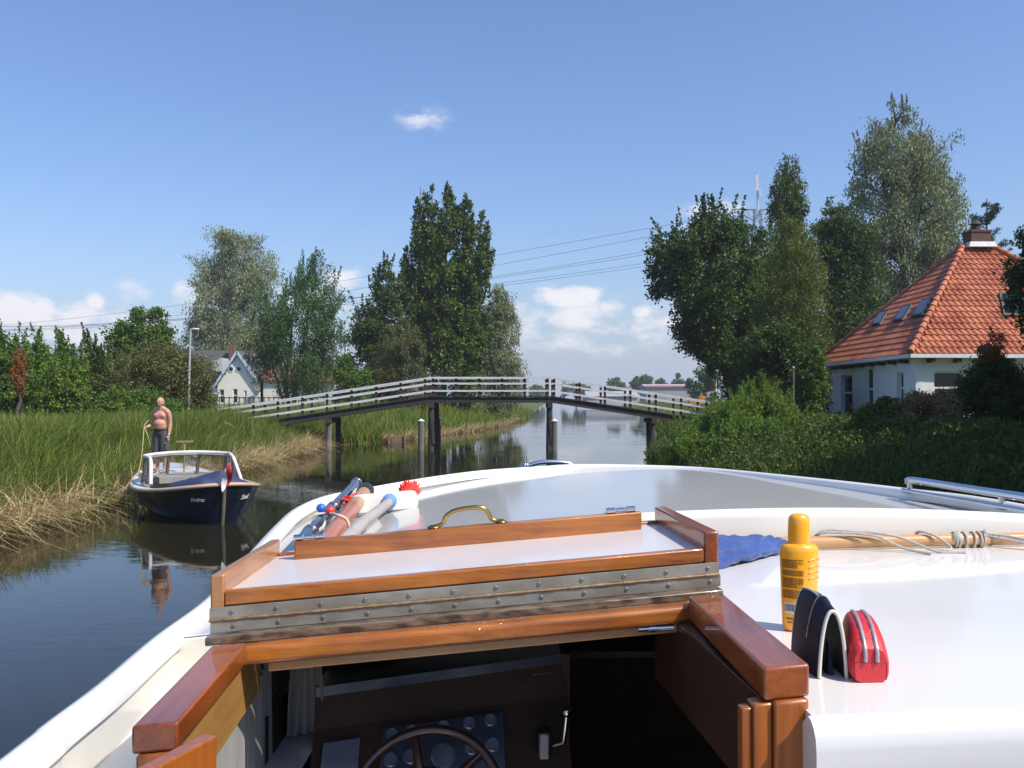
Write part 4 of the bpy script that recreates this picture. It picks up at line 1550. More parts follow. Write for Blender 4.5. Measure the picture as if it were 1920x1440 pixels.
# ================================================================= left bank: reeds, straw, grass
rng = np.random.default_rng(11)
def bank_xy(n, y0, y1, d0, d1, side, p=1.0):
    y = y0 + (y1 - y0) * rng.random(n) ** p
    d = d0 + (d1 - d0) * rng.random(n)
    x = riv_l(y) - d if side < 0 else riv_r(y) + d
    return x, y, d
x, y, d = bank_xy(46000, 11, 47, .25, 6.2, -1, 1.15)
clump = .5 + .5 * np.sin(x * 1.9 + 2 * np.sin(y * .7)) * np.sin(y * 1.3 + x)
h = np.interp(d, [0, .8, 3, 4.6, 6.2], [.75, 1.05, 1.15, .62, .42]) * (.72 + .45 * clump) * rng.uniform(.75, 1.2, len(x))
lean = rng.normal(size=(len(x), 2)) * (.25 + .35 * (rng.random(len(x)) < .18))[:, None] + np.array([.20, -.05])
reeds = blades(np.stack([x, y, land_h(x, y) - .03], 1), h, lean, rng.uniform(.018, .042, len(x)), LM['reed'], 'reeds', rng)
x, y, d = bank_xy(11000, 9, 42, -.25, 1.0, -1)
d = -.25 + 1.7 * rng.random(len(d)) ** 2.0
x = riv_l(y) - d
keep = (np.sin(y * .9) + .5 * np.sin(y * 2.3 + 1) + rng.normal(size=len(y)) * .5) > -.55
x, y, d = x[keep], y[keep], d[keep]
n = len(x)
lean = rng.normal(size=(n, 2)) * .65 + np.array([.75, -.15])
blades(np.stack([x, y, np.maximum(land_h(x, y), 0) + rng.uniform(0, .34, n)], 1), rng.uniform(.35, .95, n), lean, rng.uniform(.012, .026, n), LM['straw'], 'dry_reeds', rng, curve=1.7)
n = 26000
x = rng.uniform(-36, -13.5, n)
y = rng.uniform(17, 60, n)
blades(np.stack([x, y, land_h(x, y)], 1), rng.uniform(.16, .55, n), rng.normal(size=(n, 2)) * .3, rng.uniform(.03, .06, n), LM['reed'], 'meadow_grass', rng, k=2)
x, y, d = bank_xy(22000, 44, 130, 0, 7, -1, 1.5)
h = rng.uniform(.6, 1.25, len(x)) * np.interp(d, [0, 1, 7], [.7, 1, .8])
blades(np.stack([x, y, land_h(x, y) - .03], 1), h, rng.normal(size=(len(x), 2)) * .25, rng.uniform(.04, .085, len(x)), LM['reed'], 'far_reeds', rng, k=2)
x, y, d = bank_xy(3500, 46, 90, -.15, .5, -1, 1.3)
blades(np.stack([x, y, np.maximum(land_h(x, y), 0)], 1), rng.uniform(.3, .7, len(x)), rng.normal(size=(len(x), 2)) * .5 + np.array([.5, -.2]), rng.uniform(.03, .06, len(x)), LM['straw'], 'far_dry_reeds', rng, k=2)
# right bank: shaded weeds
x, y, d = bank_xy(12000, 7, 46, -.2, 7.5, 1, 1.0)
clump = .5 + .5 * np.sin(x * 1.4 + 2 * np.sin(y * .6)) * np.sin(y * 1.1 + x)
h = np.interp(d, [-.2, .8, 4, 7.5], [.7, 1.1, .55, .35]) * (.65 + .55 * clump) * rng.uniform(.7, 1.2, len(x))
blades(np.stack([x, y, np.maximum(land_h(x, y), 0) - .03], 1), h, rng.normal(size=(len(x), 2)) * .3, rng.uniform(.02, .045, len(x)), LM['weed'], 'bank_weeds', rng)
n = 110000
NCL = 1100
cx_, cy_, cd_ = bank_xy(NCL, 8, 44, -.1, 8, 1)
ci = rng.integers(0, NCL, n)
crad = rng.uniform(.22, .55, NCL)
ctop = np.interp(cd_, [-.1, .6, 1.6, 3.5, 5, 8], [.45, .9, 1.1, .75, .5, .38]) * rng.uniform(.55, 1.2, NCL)
dv = unit(rng.normal(size=(n, 3))) * (rng.uniform(.45, 1.05, n)[:, None])
cz_ = np.maximum(land_h(cx_, cy_), 0) + ctop * .5
px2 = cx_[ci] + dv[:, 0] * crad[ci]
py2 = cy_[ci] + dv[:, 1] * crad[ci]
pz2 = cz_[ci] + dv[:, 2] * ctop[ci] * .52
keep = pz2 > np.maximum(land_h(px2, py2), 0)
ax = rng.normal(size=(n, 3)) + np.array([0, 0, .5])
v, f = leaf_quads(np.stack([px2, py2, pz2], 1)[keep], unit(ax)[keep], rng.uniform(.06, .15, n)[keep], np.full(keep.sum(), .5), rng)
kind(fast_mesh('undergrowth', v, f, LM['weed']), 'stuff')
x, y, d = bank_xy(16000, 46, 260, 0, 14, 1, 1.5)
blades(np.stack([x, y, land_h(x, y) - .03], 1), rng.uniform(.4, 1.0, len(x)), rng.normal(size=(len(x), 2)) * .25, rng.uniform(.05, .12, len(x)), LM['reed'], 'far_bank_grass', rng, k=2)

# ================================================================= trees
# left of the bridge
make_tree('willow_tree', 'tall grey green willow rising behind the white gabled cottage', 130,
          [(438, 405, 450), (460, 385, 490), (490, 372, 515), (530, 358, 520), (570, 347, 522), (620, 340, 525), (670, 336, 530), (705, 350, 525)],
          [(430, 760, 440, 470, .6), (445, 760, 480, 500, .4)], LM['willow_grey'], BK, lobes=120, per=300, lobe_r=2.3, size=.42, aspect=.42, mode='droop', seed=21, limbs=60, limb_r=.13)
make_tree('ash_tree', 'bushy dark green tree with feathery upright sprays right of the cottage', 66,
          [(487, 592, 600), (510, 575, 618), (535, 530, 625), (560, 500, 634), (590, 480, 642), (620, 470, 646), (650, 466, 648), (680, 466, 640), (712, 478, 625), (735, 510, 595)],
          [(545, 760, 540, 520, .17), (552, 760, 595, 510, .15), (538, 760, 500, 600, .12), (558, 760, 625, 600, .12)], LM['feather'], BK, lobes=85, per=260, lobe_r=.95, size=.21, aspect=.4, mode='up', seed=22, stretch=1.5, limbs=50, limb_r=.05, shoots=70, shoot_len=1.3)
make_tree('maple_tree', 'dark leafy tree standing left of the tall poplars', 70,
          [(500, 715, 740), (520, 700, 762), (550, 690, 775), (580, 668, 780), (610, 652, 780), (650, 648, 770), (690, 650, 765), (728, 650, 765), (768, 655, 770)],
          [(715, 765, 725, 530, .22)], LM['dark'], BK, lobes=75, per=270, lobe_r=1.05, size=.25, seed=23, limbs=40, shoots=40, shoot_len=1.0)
pop_rows = [
    ([(340, 784, 790), (365, 778, 800), (400, 772, 808), (450, 768, 812), (520, 768, 815), (600, 775, 815), (690, 790, 812)], (800, 770, 788, 350, .22)),
    ([(348, 806, 812), (370, 802, 822), (420, 798, 830), (500, 795, 835), (600, 798, 832), (690, 800, 830)], (815, 770, 810, 355, .22)),
    ([(346, 832, 840), (365, 828, 850), (400, 824, 858), (470, 818, 862), (560, 815, 860), (690, 820, 855)], (832, 770, 838, 355, .24)),
    ([(365, 868, 876), (385, 866, 888), (420, 862, 895), (500, 858, 905), (600, 855, 908), (700, 850, 905)], (850, 770, 872, 375, .22)),
    ([(400, 898, 908), (430, 892, 920), (480, 886, 926), (540, 880, 925), (600, 876, 920), (690, 872, 915)], (862, 770, 902, 410, .18)),
    ([(455, 750, 760), (480, 750, 775), (540, 752, 790), (600, 755, 795), (690, 770, 800)], (795, 770, 757, 465, .14))]
rngp = np.random.default_rng(24)
root = thing('poplar_tree', 'tallest tree by the bridge, a clump of upright green poplar spires', 'tree', ((830 - 960) * 74 / F, 74, 1.0))
allp, allC = [], []
mb = MB()
for rows_, (ub, vb, ut, vt, r) in pop_rows:
    pts, C, Rl = crown_points(rows_, 74, 58, 260, .60, rngp, 1.1, 1.7, inner=.03)
    allp.append(pts)
    a = P(ub, vb, 74)
    b = P(ut, vt, 74)
    a.z = 0.9
    path = spline([a, a.lerp(b, .25) + (b - a) * .02, a.lerp(b, .5), a.lerp(b, .75), b], 4)
    mb.tube(path, [r * (1 - .9 * k / (len(path) - 1)) for k in range(len(path))], 8)
    for c in C[:22]:
        c = Vector(c)
        st = min(path, key=lambda q: abs(q.z - (c.z - 1.6)))
        mb.tube([st, st.lerp(c, .5) + V(0, 0, -.25), c], [.06, .04, .012], 5)
pts, C, Rl = crown_points([(580, 780, 900), (660, 770, 915), (715, 770, 915), (765, 775, 912), (715, 790, 900)], 73.5, 75, 240, .9, rngp, .7, 1.2)
allp.append(pts)
pts, C, Rl = crown_points([(395, 790, 880), (450, 772, 905), (520, 768, 912), (600, 770, 912), (690, 780, 905)], 74.3, 85, 250, .75, rngp, .8, 1.6, inner=.02)
allp.append(pts)
pts = np.concatenate(allp)
ax = rngp.normal(size=(len(pts), 3))
ax[:, 2] += 1.0
v, f = leaf_quads(pts, unit(ax), .22 * rngp.uniform(.6, 1.3, len(pts)), np.full(len(pts), .7), rngp)
fast_mesh('crown', v, f, LM['poplar'], root)
mb.build('trunk', BKG, root, smooth=60)
make_tree('willow_tree', 'silver willow drooping to the water right of the tall poplars', 80,
          [(545, 925, 945), (570, 910, 965), (600, 905, 975), (640, 900, 979), (690, 895, 984), (730, 890, 984), (775, 895, 965)],
          [(925, 775, 940, 580, .2)], LM['willow_grey'], BK, lobes=70, per=260, lobe_r=1.05, size=.27, aspect=.35, mode='droop', seed=25, stretch=1.5, limbs=30)
make_tree('hawthorn_shrub', 'brownish green rounded shrub in front of the poplars by the bridge', 64,
          [(600, 735, 765), (625, 712, 790), (660, 700, 810), (700, 690, 815), (765, 690, 815)],
          [(750, 775, 750, 640, .1), (760, 775, 785, 660, .08)], LM['olive'], BK, lobes=60, per=260, lobe_r=.75, size=.15, seed=26, cat='shrub', limbs=25, limb_r=.03)
make_tree('elder_shrub', 'dark low shrub beside the ramp under the maple', 58,
          [(672, 640, 665), (695, 625, 690), (730, 618, 700), (765, 625, 700)], [(655, 780, 658, 690, .07)], LM['mid'], BK, lobes=30, per=220, lobe_r=.7, size=.18, seed=27, cat='shrub', limbs=14, limb_r=.03)

# hedge of trees along the left meadow
make_tree('maple_tree', 'round dense green tree standing above the left hedge', 58,
          [(576, 262, 285), (590, 245, 305), (612, 222, 318), (635, 205, 326), (660, 198, 328), (690, 200, 330), (720, 215, 320)],
          [(268, 780, 268, 600, .2)], LM['mid'], BK, lobes=75, per=270, lobe_r=.8, size=.22, seed=31, limbs=34)
make_tree('hedge_shrub', 'broad olive green shrub left of the lamp post', 46,
          [(655, 285, 330), (668, 240, 370), (690, 200, 400), (720, 190, 410), (765, 195, 412)],
          [(300, 780, 300, 690, .1), (330, 780, 350, 690, .09), (260, 780, 240, 700, .08)], LM['olive'], BK, lobes=95, per=250, lobe_r=.75, size=.15, seed=32, cat='shrub', limbs=30, limb_r=.03)
hedge = [
    ('tall leafy shrub at the left picture edge', 42, [(634, -20, 40), (650, -40, 55), (680, -50, 60), (720, -50, 62), (775, -40, 60)], 'mid', 33),
    ('yellowish green slender shrub right of the rust tree', 44, [(648, 58, 85), (670, 48, 100), (700, 45, 112), (740, 45, 115), (780, 50, 110)], 'bright', 34),
    ('pointed fresh green shrub in the middle of the left hedge', 45, [(646, 112, 122), (665, 98, 140), (690, 88, 155), (730, 85, 160), (780, 90, 160)], 'mid', 35),
    ('green shrub with flat top right of the pointed one', 47, [(652, 155, 190), (675, 140, 205), (710, 135, 215), (780, 140, 215)], 'dark', 36),
    ('low rounded bright bush before the left hedge', 40, [(705, 110, 145), (725, 92, 165), (750, 85, 172), (780, 88, 172)], 'bright', 37)]
for lab, Y, rows_, lm, sd in hedge:
    uc = sum((r[1] + r[2]) / 2 for r in rows_) / len(rows_)
    make_tree('hedge_shrub', lab, Y, rows_, [(uc, 785, uc + 3, rows_[0][0] + 25, .09), (uc + 12, 785, uc + 18, rows_[0][0] + 45, .07)], LM[lm], BK, lobes=55, per=260, lobe_r=.68, size=.16, seed=sd, cat='shrub', limbs=20, limb_r=.03, group='shrubs in the hedge along the left meadow', shoots=24, shoot_len=.8)
make_tree('rust_tree', 'thin rust brown columnar tree in the left hedge', 38,
          [(655, 28, 40), (670, 22, 46), (700, 20, 47), (735, 24, 45)], [(35, 800, 34, 668, .10)], LM['rust'], BK, lobes=34, per=170, lobe_r=.36, size=.10, mode='up', seed=38, stretch=1.6, limbs=18, limb_r=.02)
make_tree('hedge_shrub', 'green undergrowth shrub behind the standing man', 40,
          [(735, 190, 240), (750, 175, 330), (775, 170, 350), (790, 175, 350)], [(260, 790, 262, 755, .06)], LM['mid'], BK, lobes=40, per=200, lobe_r=.6, size=.15, seed=39, cat='shrub', limbs=10, limb_r=.02)

# right of the bridge
make_tree('black_poplar_tree', 'dark broad tree leaning out over the water right of the bridge', 50,
          [(388, 1340, 1385), (410, 1315, 1400), (435, 1262, 1415), (465, 1228, 1425), (500, 1216, 1430), (545, 1222, 1432), (590, 1240, 1435), (625, 1258, 1440), (660, 1290, 1440), (700, 1340, 1440), (730, 1360, 1440)],
          [(1400, 780, 1360, 420, .32), (1405, 780, 1290, 470, .2)], LM['dark'], BK, lobes=120, per=260, lobe_r=.95, size=.20, aspect=.7, seed=41, limbs=60, limb_r=.06, shoots=70, shoot_len=1.1)
make_tree('poplar_tree', 'tall narrow poplar with blunt top right of the pylon', 66,
          [(297, 1470, 1488), (320, 1455, 1505), (370, 1445, 1515), (430, 1438, 1520), (520, 1430, 1525), (640, 1430, 1525), (740, 1440, 1520)],
          [(1480, 775, 1480, 310, .3)], LM['poplar'], BK, lobes=110, per=280, lobe_r=.95, size=.22, mode='up', seed=42, stretch=1.6, limbs=30)
make_tree('birch_tree', 'yellow green birch with hanging twigs left of the red roofed house', 42,
          [(418, 1470, 1500), (450, 1445, 1525), (490, 1425, 1545), (540, 1415, 1556), (600, 1412, 1560), (660, 1415, 1556), (710, 1425, 1550), (742, 1440, 1530)],
          [(1488, 775, 1482, 430, .12)], LM['birch'], BKG, lobes=110, per=250, lobe_r=.62, size=.12, aspect=.55, mode='droop', seed=43, stretch=1.7, limbs=45, limb_r=.025)
make_tree('lime_tree', 'dense green tree filling the gap between birch and tall willow', 56,
          [(372, 1560, 1590), (395, 1535, 1610), (440, 1525, 1640), (520, 1520, 1650), (620, 1520, 1650), (740, 1525, 1640)],
          [(1580, 775, 1575, 400, .25)], LM['dark'], BK, lobes=110, per=270, lobe_r=1.0, size=.22, seed=44, limbs=30)
make_tree('willow_tree', 'highest silvery willow behind the red roofed house', 62,
          [(195, 1670, 1690), (215, 1650, 1715), (250, 1622, 1745), (290, 1602, 1785), (340, 1600, 1800), (400, 1592, 1805), (470, 1592, 1812), (560, 1590, 1815), (660, 1590, 1800), (740, 1600, 1790)],
          [(1690, 775, 1680, 230, .4), (1700, 775, 1740, 330, .25)], LM['willow_grey'], BK, lobes=170, per=290, lobe_r=1.25, size=.25, aspect=.42, mode='droop', seed=45, stretch=1.15, limbs=70, limb_r=.07, shoots=40, shoot_len=.5)
make_tree('willow_sapling', 'slim light green sapling by the house corner and birch', 36,
          [(640, 1526, 1542), (670, 1520, 1550), (710, 1518, 1552), (770, 1516, 1554)], [(1540, 785, 1538, 650, .05)], LM['bright'], BK, lobes=34, per=200, lobe_r=.42, size=.12, seed=46, limbs=14, limb_r=.02)
# cedar behind the chimney: flat sprays on rising branches
root = thing('cedar_tree', 'dark blue green conifer with ragged arms behind the chimney', 'tree', ((1852 - 960) * 60 / F, 60, 1.1))
rngc = np.random.default_rng(47)
mb = MB()
a, b = P(1852, 770, 60), P(1850, 372, 60)
a.z = 1.1
mb.tube([a, a.lerp(b, .5), b], [.22, .13, .02], 7)
cp = []
for k in range(46):
    f_ = .55 + .45 * rngc.random()
    st = a.lerp(b, f_)
    ang_ = rngc.uniform(0, 2 * math.pi)
    ln = (1.0 - f_) * 4.2 + .45
    tip = st + V(math.cos(ang_) * ln, math.sin(ang_) * ln * .8, ln * rngc.uniform(.25, .75))
    mb.tube([st, st.lerp(tip, .5) + V(0, 0, -.1), tip], [.05, .03, .008], 5)
    t = rngc.uniform(.3, 1.02, 170)
    cp.append(np.array(st)[None] + (np.array(tip) - np.array(st))[None] * t[:, None] + rngc.normal(size=(170, 3)) * np.array([.14, .14, .07]) * (1.2 - t * .5)[:, None])
pts = np.concatenate(cp)
v, f = leaf_quads(pts, unit(rngc.normal(size=(len(pts), 3))), np.full(len(pts), .17), np.full(len(pts), .3), rngc)
fast_mesh('crown', v, f, LM['conifer'], root)
mb.build('trunk', BK, root, smooth=60)
make_tree('apple_tree', 'dark tree overhanging at the right picture edge before the house', 24,
          [(385, 1975, 2110), (420, 1935, 2180), (470, 1912, 2240), (520, 1902, 2280), (570, 1906, 2300), (620, 1930, 2300), (660, 1980, 2260)],
          [(2090, 800, 2080, 450, .16)], LM['dark'], BK, lobes=110, per=260, lobe_r=.55, size=.13, seed=48, limbs=40, limb_r=.035)
make_tree('mid_shade_caster', 'unseen large tree out of view on the right, added to shade the bank', 16.5,  # added out of view so its shade falls on the right bank
          [(100, 2150, 2480), (250, 2030, 2620), (450, 1990, 2660), (620, 1990, 2650), (760, 2040, 2600)],
          [(2260, 840, 2260, 250, .2)], LM['dark'], BK, lobes=170, per=260, lobe_r=.8, size=.22, seed=49, limbs=30)
make_tree('near_shade_caster', 'unseen tree beside the nearer right bank, added for its shade', 11.5,  # extra shade caster out of view, close by the bank
          [(0, 2150, 2600), (250, 2060, 2800), (500, 2000, 2850), (720, 2000, 2850), (930, 2030, 2800)],
          [(2260, 900, 2260, 400, .14)], LM['dark'], BK, lobes=190, per=260, lobe_r=.6, size=.18, seed=50, limbs=26)
make_tree('willow_bush', 'large light green willow bush at the water beside the bridge ramp', 29.5,
          [(738, 1395, 1445), (756, 1362, 1472), (778, 1322, 1505), (800, 1276, 1535), (822, 1240, 1550), (848, 1230, 1552), (872, 1234, 1540), (892, 1248, 1520)],
          [(1380, 850, 1400, 725, .05), (1360, 850, 1330, 760, .04), (1400, 850, 1460, 760, .04)], LM['bush'], BK, lobes=210, per=250, lobe_r=.34, size=.12, aspect=.28, mode='up', seed=51, cat='bush', stretch=1.25, limbs=90, limb_r=.012, shoots=170, shoot_len=.34)
make_tree('privet_shrub', 'dark shrub covering the right part of the house front window', 26,
          [(650, 1838, 1868), (690, 1820, 1900), (730, 1790, 1930), (770, 1778, 1960), (800, 1770, 1980)],
          [(1850, 800, 1850, 680, .05), (1900, 800, 1890, 700, .05)], LM['dark'], BK, lobes=90, per=230, lobe_r=.42, size=.10, seed=52, cat='shrub', limbs=26, limb_r=.02)
make_tree('laburnum_shrub', 'thin reddish twiggy shrub rising before the tiled roof', 25.5,
          [(612, 1850, 1862), (630, 1838, 1880), (650, 1835, 1885), (672, 1835, 1885)], [(1858, 800, 1858, 615, .03)], LM['rust'], BK, lobes=14, per=60, lobe_r=.25, size=.09, seed=53, cat='shrub', limbs=14, limb_r=.012)
make_tree('rose_bush', 'pinkish flowering bush below the front window of the house', 25,
          [(744, 1725, 1755), (758, 1690, 1785), (775, 1665, 1800), (800, 1655, 1810)], [(1735, 800, 1735, 765, .03)], LM['pink'], BK, lobes=60, per=170, lobe_r=.30, size=.085, seed=54, cat='bush', limbs=16, limb_r=.012)
make_tree('garden_bush', 'green low bush before the left windows of the house', 25.5,
          [(752, 1655, 1690), (770, 1610, 1700), (795, 1590, 1705)], [(1660, 800, 1660, 765, .03)], LM['weed'], BK, lobes=40, per=190, lobe_r=.32, size=.09, seed=55, cat='bush', limbs=10, limb_r=.012)
make_tree('alder_tree', 'dark alder closing the gap below the pylon behind the leaning tree', 60,
          [(425, 1385, 1425), (450, 1372, 1445), (500, 1365, 1465), (580, 1355, 1475), (680, 1345, 1480), (740, 1350, 1475)],
          [(1415, 775, 1410, 440, .22)], LM['dark'], BK, lobes=110, per=260, lobe_r=.9, size=.22, seed=56, limbs=30)
make_tree('hazel_shrub', 'dark rounded shrub at the foot of the birch behind the willow bush', 38,
          [(610, 1430, 1490), (650, 1395, 1530), (700, 1380, 1545), (750, 1380, 1548), (785, 1390, 1545)],
          [(1480, 785, 1480, 630, .06)], LM['dark'], BK, lobes=95, per=240, lobe_r=.6, size=.15, seed=57, cat='shrub', limbs=16, limb_r=.02)
make_tree('far_shade_caster', 'unseen large tree right of the apple tree, added to deepen the bank shade', 21,  # unseen crown added to darken the right bank with its shade
          [(40, 2200, 2500), (200, 2110, 2660), (420, 2070, 2720), (600, 2090, 2700), (700, 2160, 2600)],
          [(2300, 800, 2300, 150, .25)], LM['dark'], BK, lobes=150, per=230, lobe_r=.95, size=.24, seed=58, limbs=20)
make_tree('outer_shade_caster', 'unseen spreading tree further right, added to shade the near bank', 13,  # out of view, put in to keep sun off the near bank
          [(-300, 2500, 2900), (-50, 2300, 3100), (250, 2230, 3200), (500, 2230, 3150), (650, 2350, 3000)],
          [(2700, 880, 2700, 0, .25)], LM['dark'], BK, lobes=150, per=230, lobe_r=.95, size=.24, seed=59, limbs=20)
# far bank
for lab, Y, rows_, sd in (
        ('leftmost small round tree on the far horizon right of the bridge knee', 300, [(711, 1148, 1160), (716, 1138, 1170), (732, 1135, 1175)], 61),
        ('wide dark tree clump on the far horizon behind the ramp', 280, [(706, 1196, 1216), (712, 1182, 1226), (730, 1180, 1228)], 62),
        ('small pale tree right of the wide far clump', 290, [(712, 1236, 1246), (720, 1228, 1250), (732, 1226, 1252)], 63),
        ('small pointed far tree above the red roof line', 285, [(700, 1270, 1274), (712, 1264, 1280), (728, 1258, 1284)], 64),
        ('nearer grey green willow right of the far shed', 150, [(686, 1322, 1340), (700, 1296, 1350), (720, 1285, 1352), (748, 1290, 1350)], 65),
        ('low far trees seen through the bridge rails', 340, [(719, 1060, 1085), (728, 1050, 1110), (742, 1045, 1115)], 66),
        ('far hedge tree just left of the open water', 330, [(722, 1000, 1012), (732, 992, 1022), (745, 988, 1025)], 67)):
    uc = (rows_[-1][1] + rows_[-1][2]) / 2
    make_tree('far_tree', lab, Y, rows_, [(uc, 752, uc, rows_[0][0] + 5, .3)], LM['far'], BK, lobes=22, per=120, lobe_r=1.6, size=.75, seed=sd, limbs=6, limb_r=.08, group='trees on the far horizon')

# ================================================================= footbridge
YB, YB2 = 40.0, 41.9
M['bridge_dark'] = mat('tarred_timber', (0.030, 0.024, 0.021), (0.055, 0.045, 0.04), rough=.85, scale=7, stretch=(1, 1, .4), bump=.3, bscale=30)
M['post_brown'] = mat('dark_post', (0.045, 0.022, 0.020), (0.07, 0.036, 0.03), rough=.8, scale=6)
M['rail_white'] = mat('rail_white', (0.72, 0.72, 0.71), (0.54, 0.54, 0.53), rough=.5, scale=3, stretch=(2, 1, 1))
M['pile_grey'] = mat('pile_grey', (0.20, 0.185, 0.165), (0.10, 0.09, 0.08), rough=.9, scale=4, stretch=(3, 3, .5), bump=.4, bscale=20)
M['pile_dark'] = mat('pile_dark', (0.035, 0.030, 0.027), (0.08, 0.07, 0.06), rough=.9, scale=4, stretch=(3, 3, .5), bump=.4, bscale=20)
bridge = thing('footbridge', 'arched wooden footbridge with white rails and dark posts across the river', 'bridge', (0, YB + 1, 0))
kA = [P(408, 768, YB), P(806, 708, YB), P(1034, 708, YB), P(1440, 770, YB)]      # top of the near rail
def rail_pt(x, Y):
    for a, b in zip(kA, kA[1:]):
        if a.x <= x <= b.x:
            return V(x, Y, a.z + (b.z - a.z) * (x - a.x) / (b.x - a.x))
seg_x = [q.x for q in kA]
drops = [(0.0, .06, .11), (.25, .055, .03), (.58, .065, .03)]
for Y in (YB, YB2):
    for i in range(3):
        xa, xb = seg_x[i], seg_x[i + 1]
        for j, (dz, hh_, dep) in enumerate(drops):
            mb = MB()
            mb.bar(rail_pt(xa + .012, Y) + V(0, -.05, -dz), rail_pt(xb - .012, Y) + V(0, -.05, -dz), dep, hh_)
            mb.build('hand_rail' if j == 0 else 'rail_board', M['rail_white'], bridge, smooth=0)
    post_x = []
    for (u0, u1, n) in ((475, 797, 8), (812, 1027, 6), (1039, 1420, 9)):
        post_x += [(u0 + (u1 - u0) * k / (n - 1) - 960) * YB / F for k in range(n)]
    for x in post_x:
        q = rail_pt(x, Y)
        mb = MB()
        mb.box(q + V(0, .02, -.50), (.10, .085, .92))
        mb.build('rail_post', M['post_brown'], bridge, smooth=0)
mb = MB()
for i in range(3):
    a, b = rail_pt(seg_x[i] + .005, YB + .02), rail_pt(seg_x[i + 1] - .005, YB + .02)
    off = V(0, 0, -.83)
    nseg = 24 if i != 1 else 18
    for k in range(nseg):
        p = a.lerp(b, k / nseg) + off
        q = a.lerp(b, (k + .94) / nseg) + off
        mb.bar(p + V(0, (YB2 - YB) / 2, 0), q + V(0, (YB2 - YB) / 2, 0), YB2 - YB + .2, .05)
mb.build('deck', M['bridge_dark'], bridge, smooth=0)
for Y in (YB + .05, YB2 - .05):
    for i in range(3):
        a, b = rail_pt(seg_x[i] + (0.9 if i == 0 else 0), Y), rail_pt(seg_x[i + 1] - (.4 if i == 2 else 0), Y)
        mb = MB()
        mb.bar(a + V(0, 0, -.99), b + V(0, 0, -.99), .14, .24)
        mb.build('beam', M['bridge_dark'], bridge, smooth=0)
for (u, du) in ((617, 0), (809, 0), (1031, 0), (1225, 0)):
    x = (u - 960) * YB / F
    zt = rail_pt(x, YB).z - 1.12
    mb = MB()
    mb.box((x, (YB + YB2) / 2, zt - .11), (.22, YB2 - YB + .5, .2))
    mb.build('cross_beam', M['bridge_dark'], bridge, smooth=0)
    for Y, dx, mt in ((YB + .12, -.04, 'pile_grey' if u == 617 else 'pile_dark'), (YB2 - .1, .12, 'pile_dark')):
        mb = MB()
        mb.tube([V(x + dx, Y, -1.5), V(x + dx * .5, Y, zt)], [.145, .125], 12)
        if u in (809, 1031):
            mb.bar(V(x + .1, Y - .1, .25), V(x - .02, Y - .1, zt - .2), .12, .12)
        mb.build('pile', M[mt], bridge, smooth=50)
for (u, v, Y, lab) in ((789, 790, 38.8, 'grey guard pile with pale cap standing left before the bridge'), (821, 785, 42.6, 'grey guard pile half behind the left middle pier'),
                       (1039, 790, 38.6, 'grey guard pile with pale cap at the right middle pier')):
    q = P(u, v, Y)
    rt = thing('guard_pile', lab, 'pile', (q.x, Y, -1.2), 'guard piles by the footbridge')
    mb = MB()
    mb.tube([V(q.x, Y, -1.2), V(q.x + .015, Y, q.z)], [.135, .125], 14)
    mb.build('post', M['pile_grey'], rt, smooth=50)
    mb = MB()
    mb.lathe([(.15, 0), (.15, .03), (.05, .08), (.02, .11)], (q.x + .015, Y, q.z), 14)
    mb.build('cap', M['rail_white'], rt, smooth=40)
# weathered sheet at the bank left of the pier
for (u, Y, lab) in ((745, 46.0, 'low weathered board landing at the reed edge behind the bridge'),):
    mb = MB()
    x = (u - 960) * Y / F
    mb.box((x, Y, .14), (.7, .07, .34))
    mb.box((x - .38, Y - .06, .1), (.07, .07, .8))
    mb.box((x + .38, Y - .06, .1), (.07, .07, .8))
    tag(mb.build('landing_board', mat('landing', (0.30, 0.21, 0.14), (0.16, 0.12, 0.08), rough=.9, scale=3), None, smooth=0), lab, 'board')

# ================================================================= red roofed house
def wall_axis(a, b):
    d = V(b.x - a.x, b.y - a.y, 0)
    return d, d.length
Ah = V(14.25, 32.0, 0)
fd = V(math.cos(R(3)), math.sin(R(3)), 0)
ld = V(-math.sin(R(3)) + .06, math.cos(R(3)), 0).normalized()
LW, FW = 9.4, 9.6
ZG, ZE = 1.0, 3.80
house = thing('farmhouse', 'white farmhouse with steep orange tiled pyramid roof and brown chimney', 'house', (Ah.x + 5, Ah.y + 5, ZG))
hw_ = mat('house_white', (0.74, 0.745, 0.75), (0.64, 0.65, 0.66), rough=.8, scale=2.5, bump=.15, bscale=14)
frame_w = mat('window_white', (0.78, 0.78, 0.76), rough=.5)
def glass_mat():
    m, nt, b = newmat('window_glass')
    b.inputs['Base Color'].default_value = (0.012, 0.016, 0.02, 1)
    b.inputs['Roughness'].default_value = .03
    b.inputs['Specular IOR Level'].default_value = .45
    N, L = nt.nodes.new, nt.links.new
    tc = N('ShaderNodeTexCoord')
    no = N('ShaderNodeTexNoise')
    no.inputs['Scale'].default_value = .9
    L(tc.outputs['Object'], no.inputs['Vector'])
    bp = N('ShaderNodeBump')
    bp.inputs['Strength'].default_value = .12
    bp.inputs['Distance'].default_value = .05
    L(no.outputs['Fac'], bp.inputs['Height'])
    L(bp.outputs[0], b.inputs['Normal'])
    return m
GLASS = glass_mat()
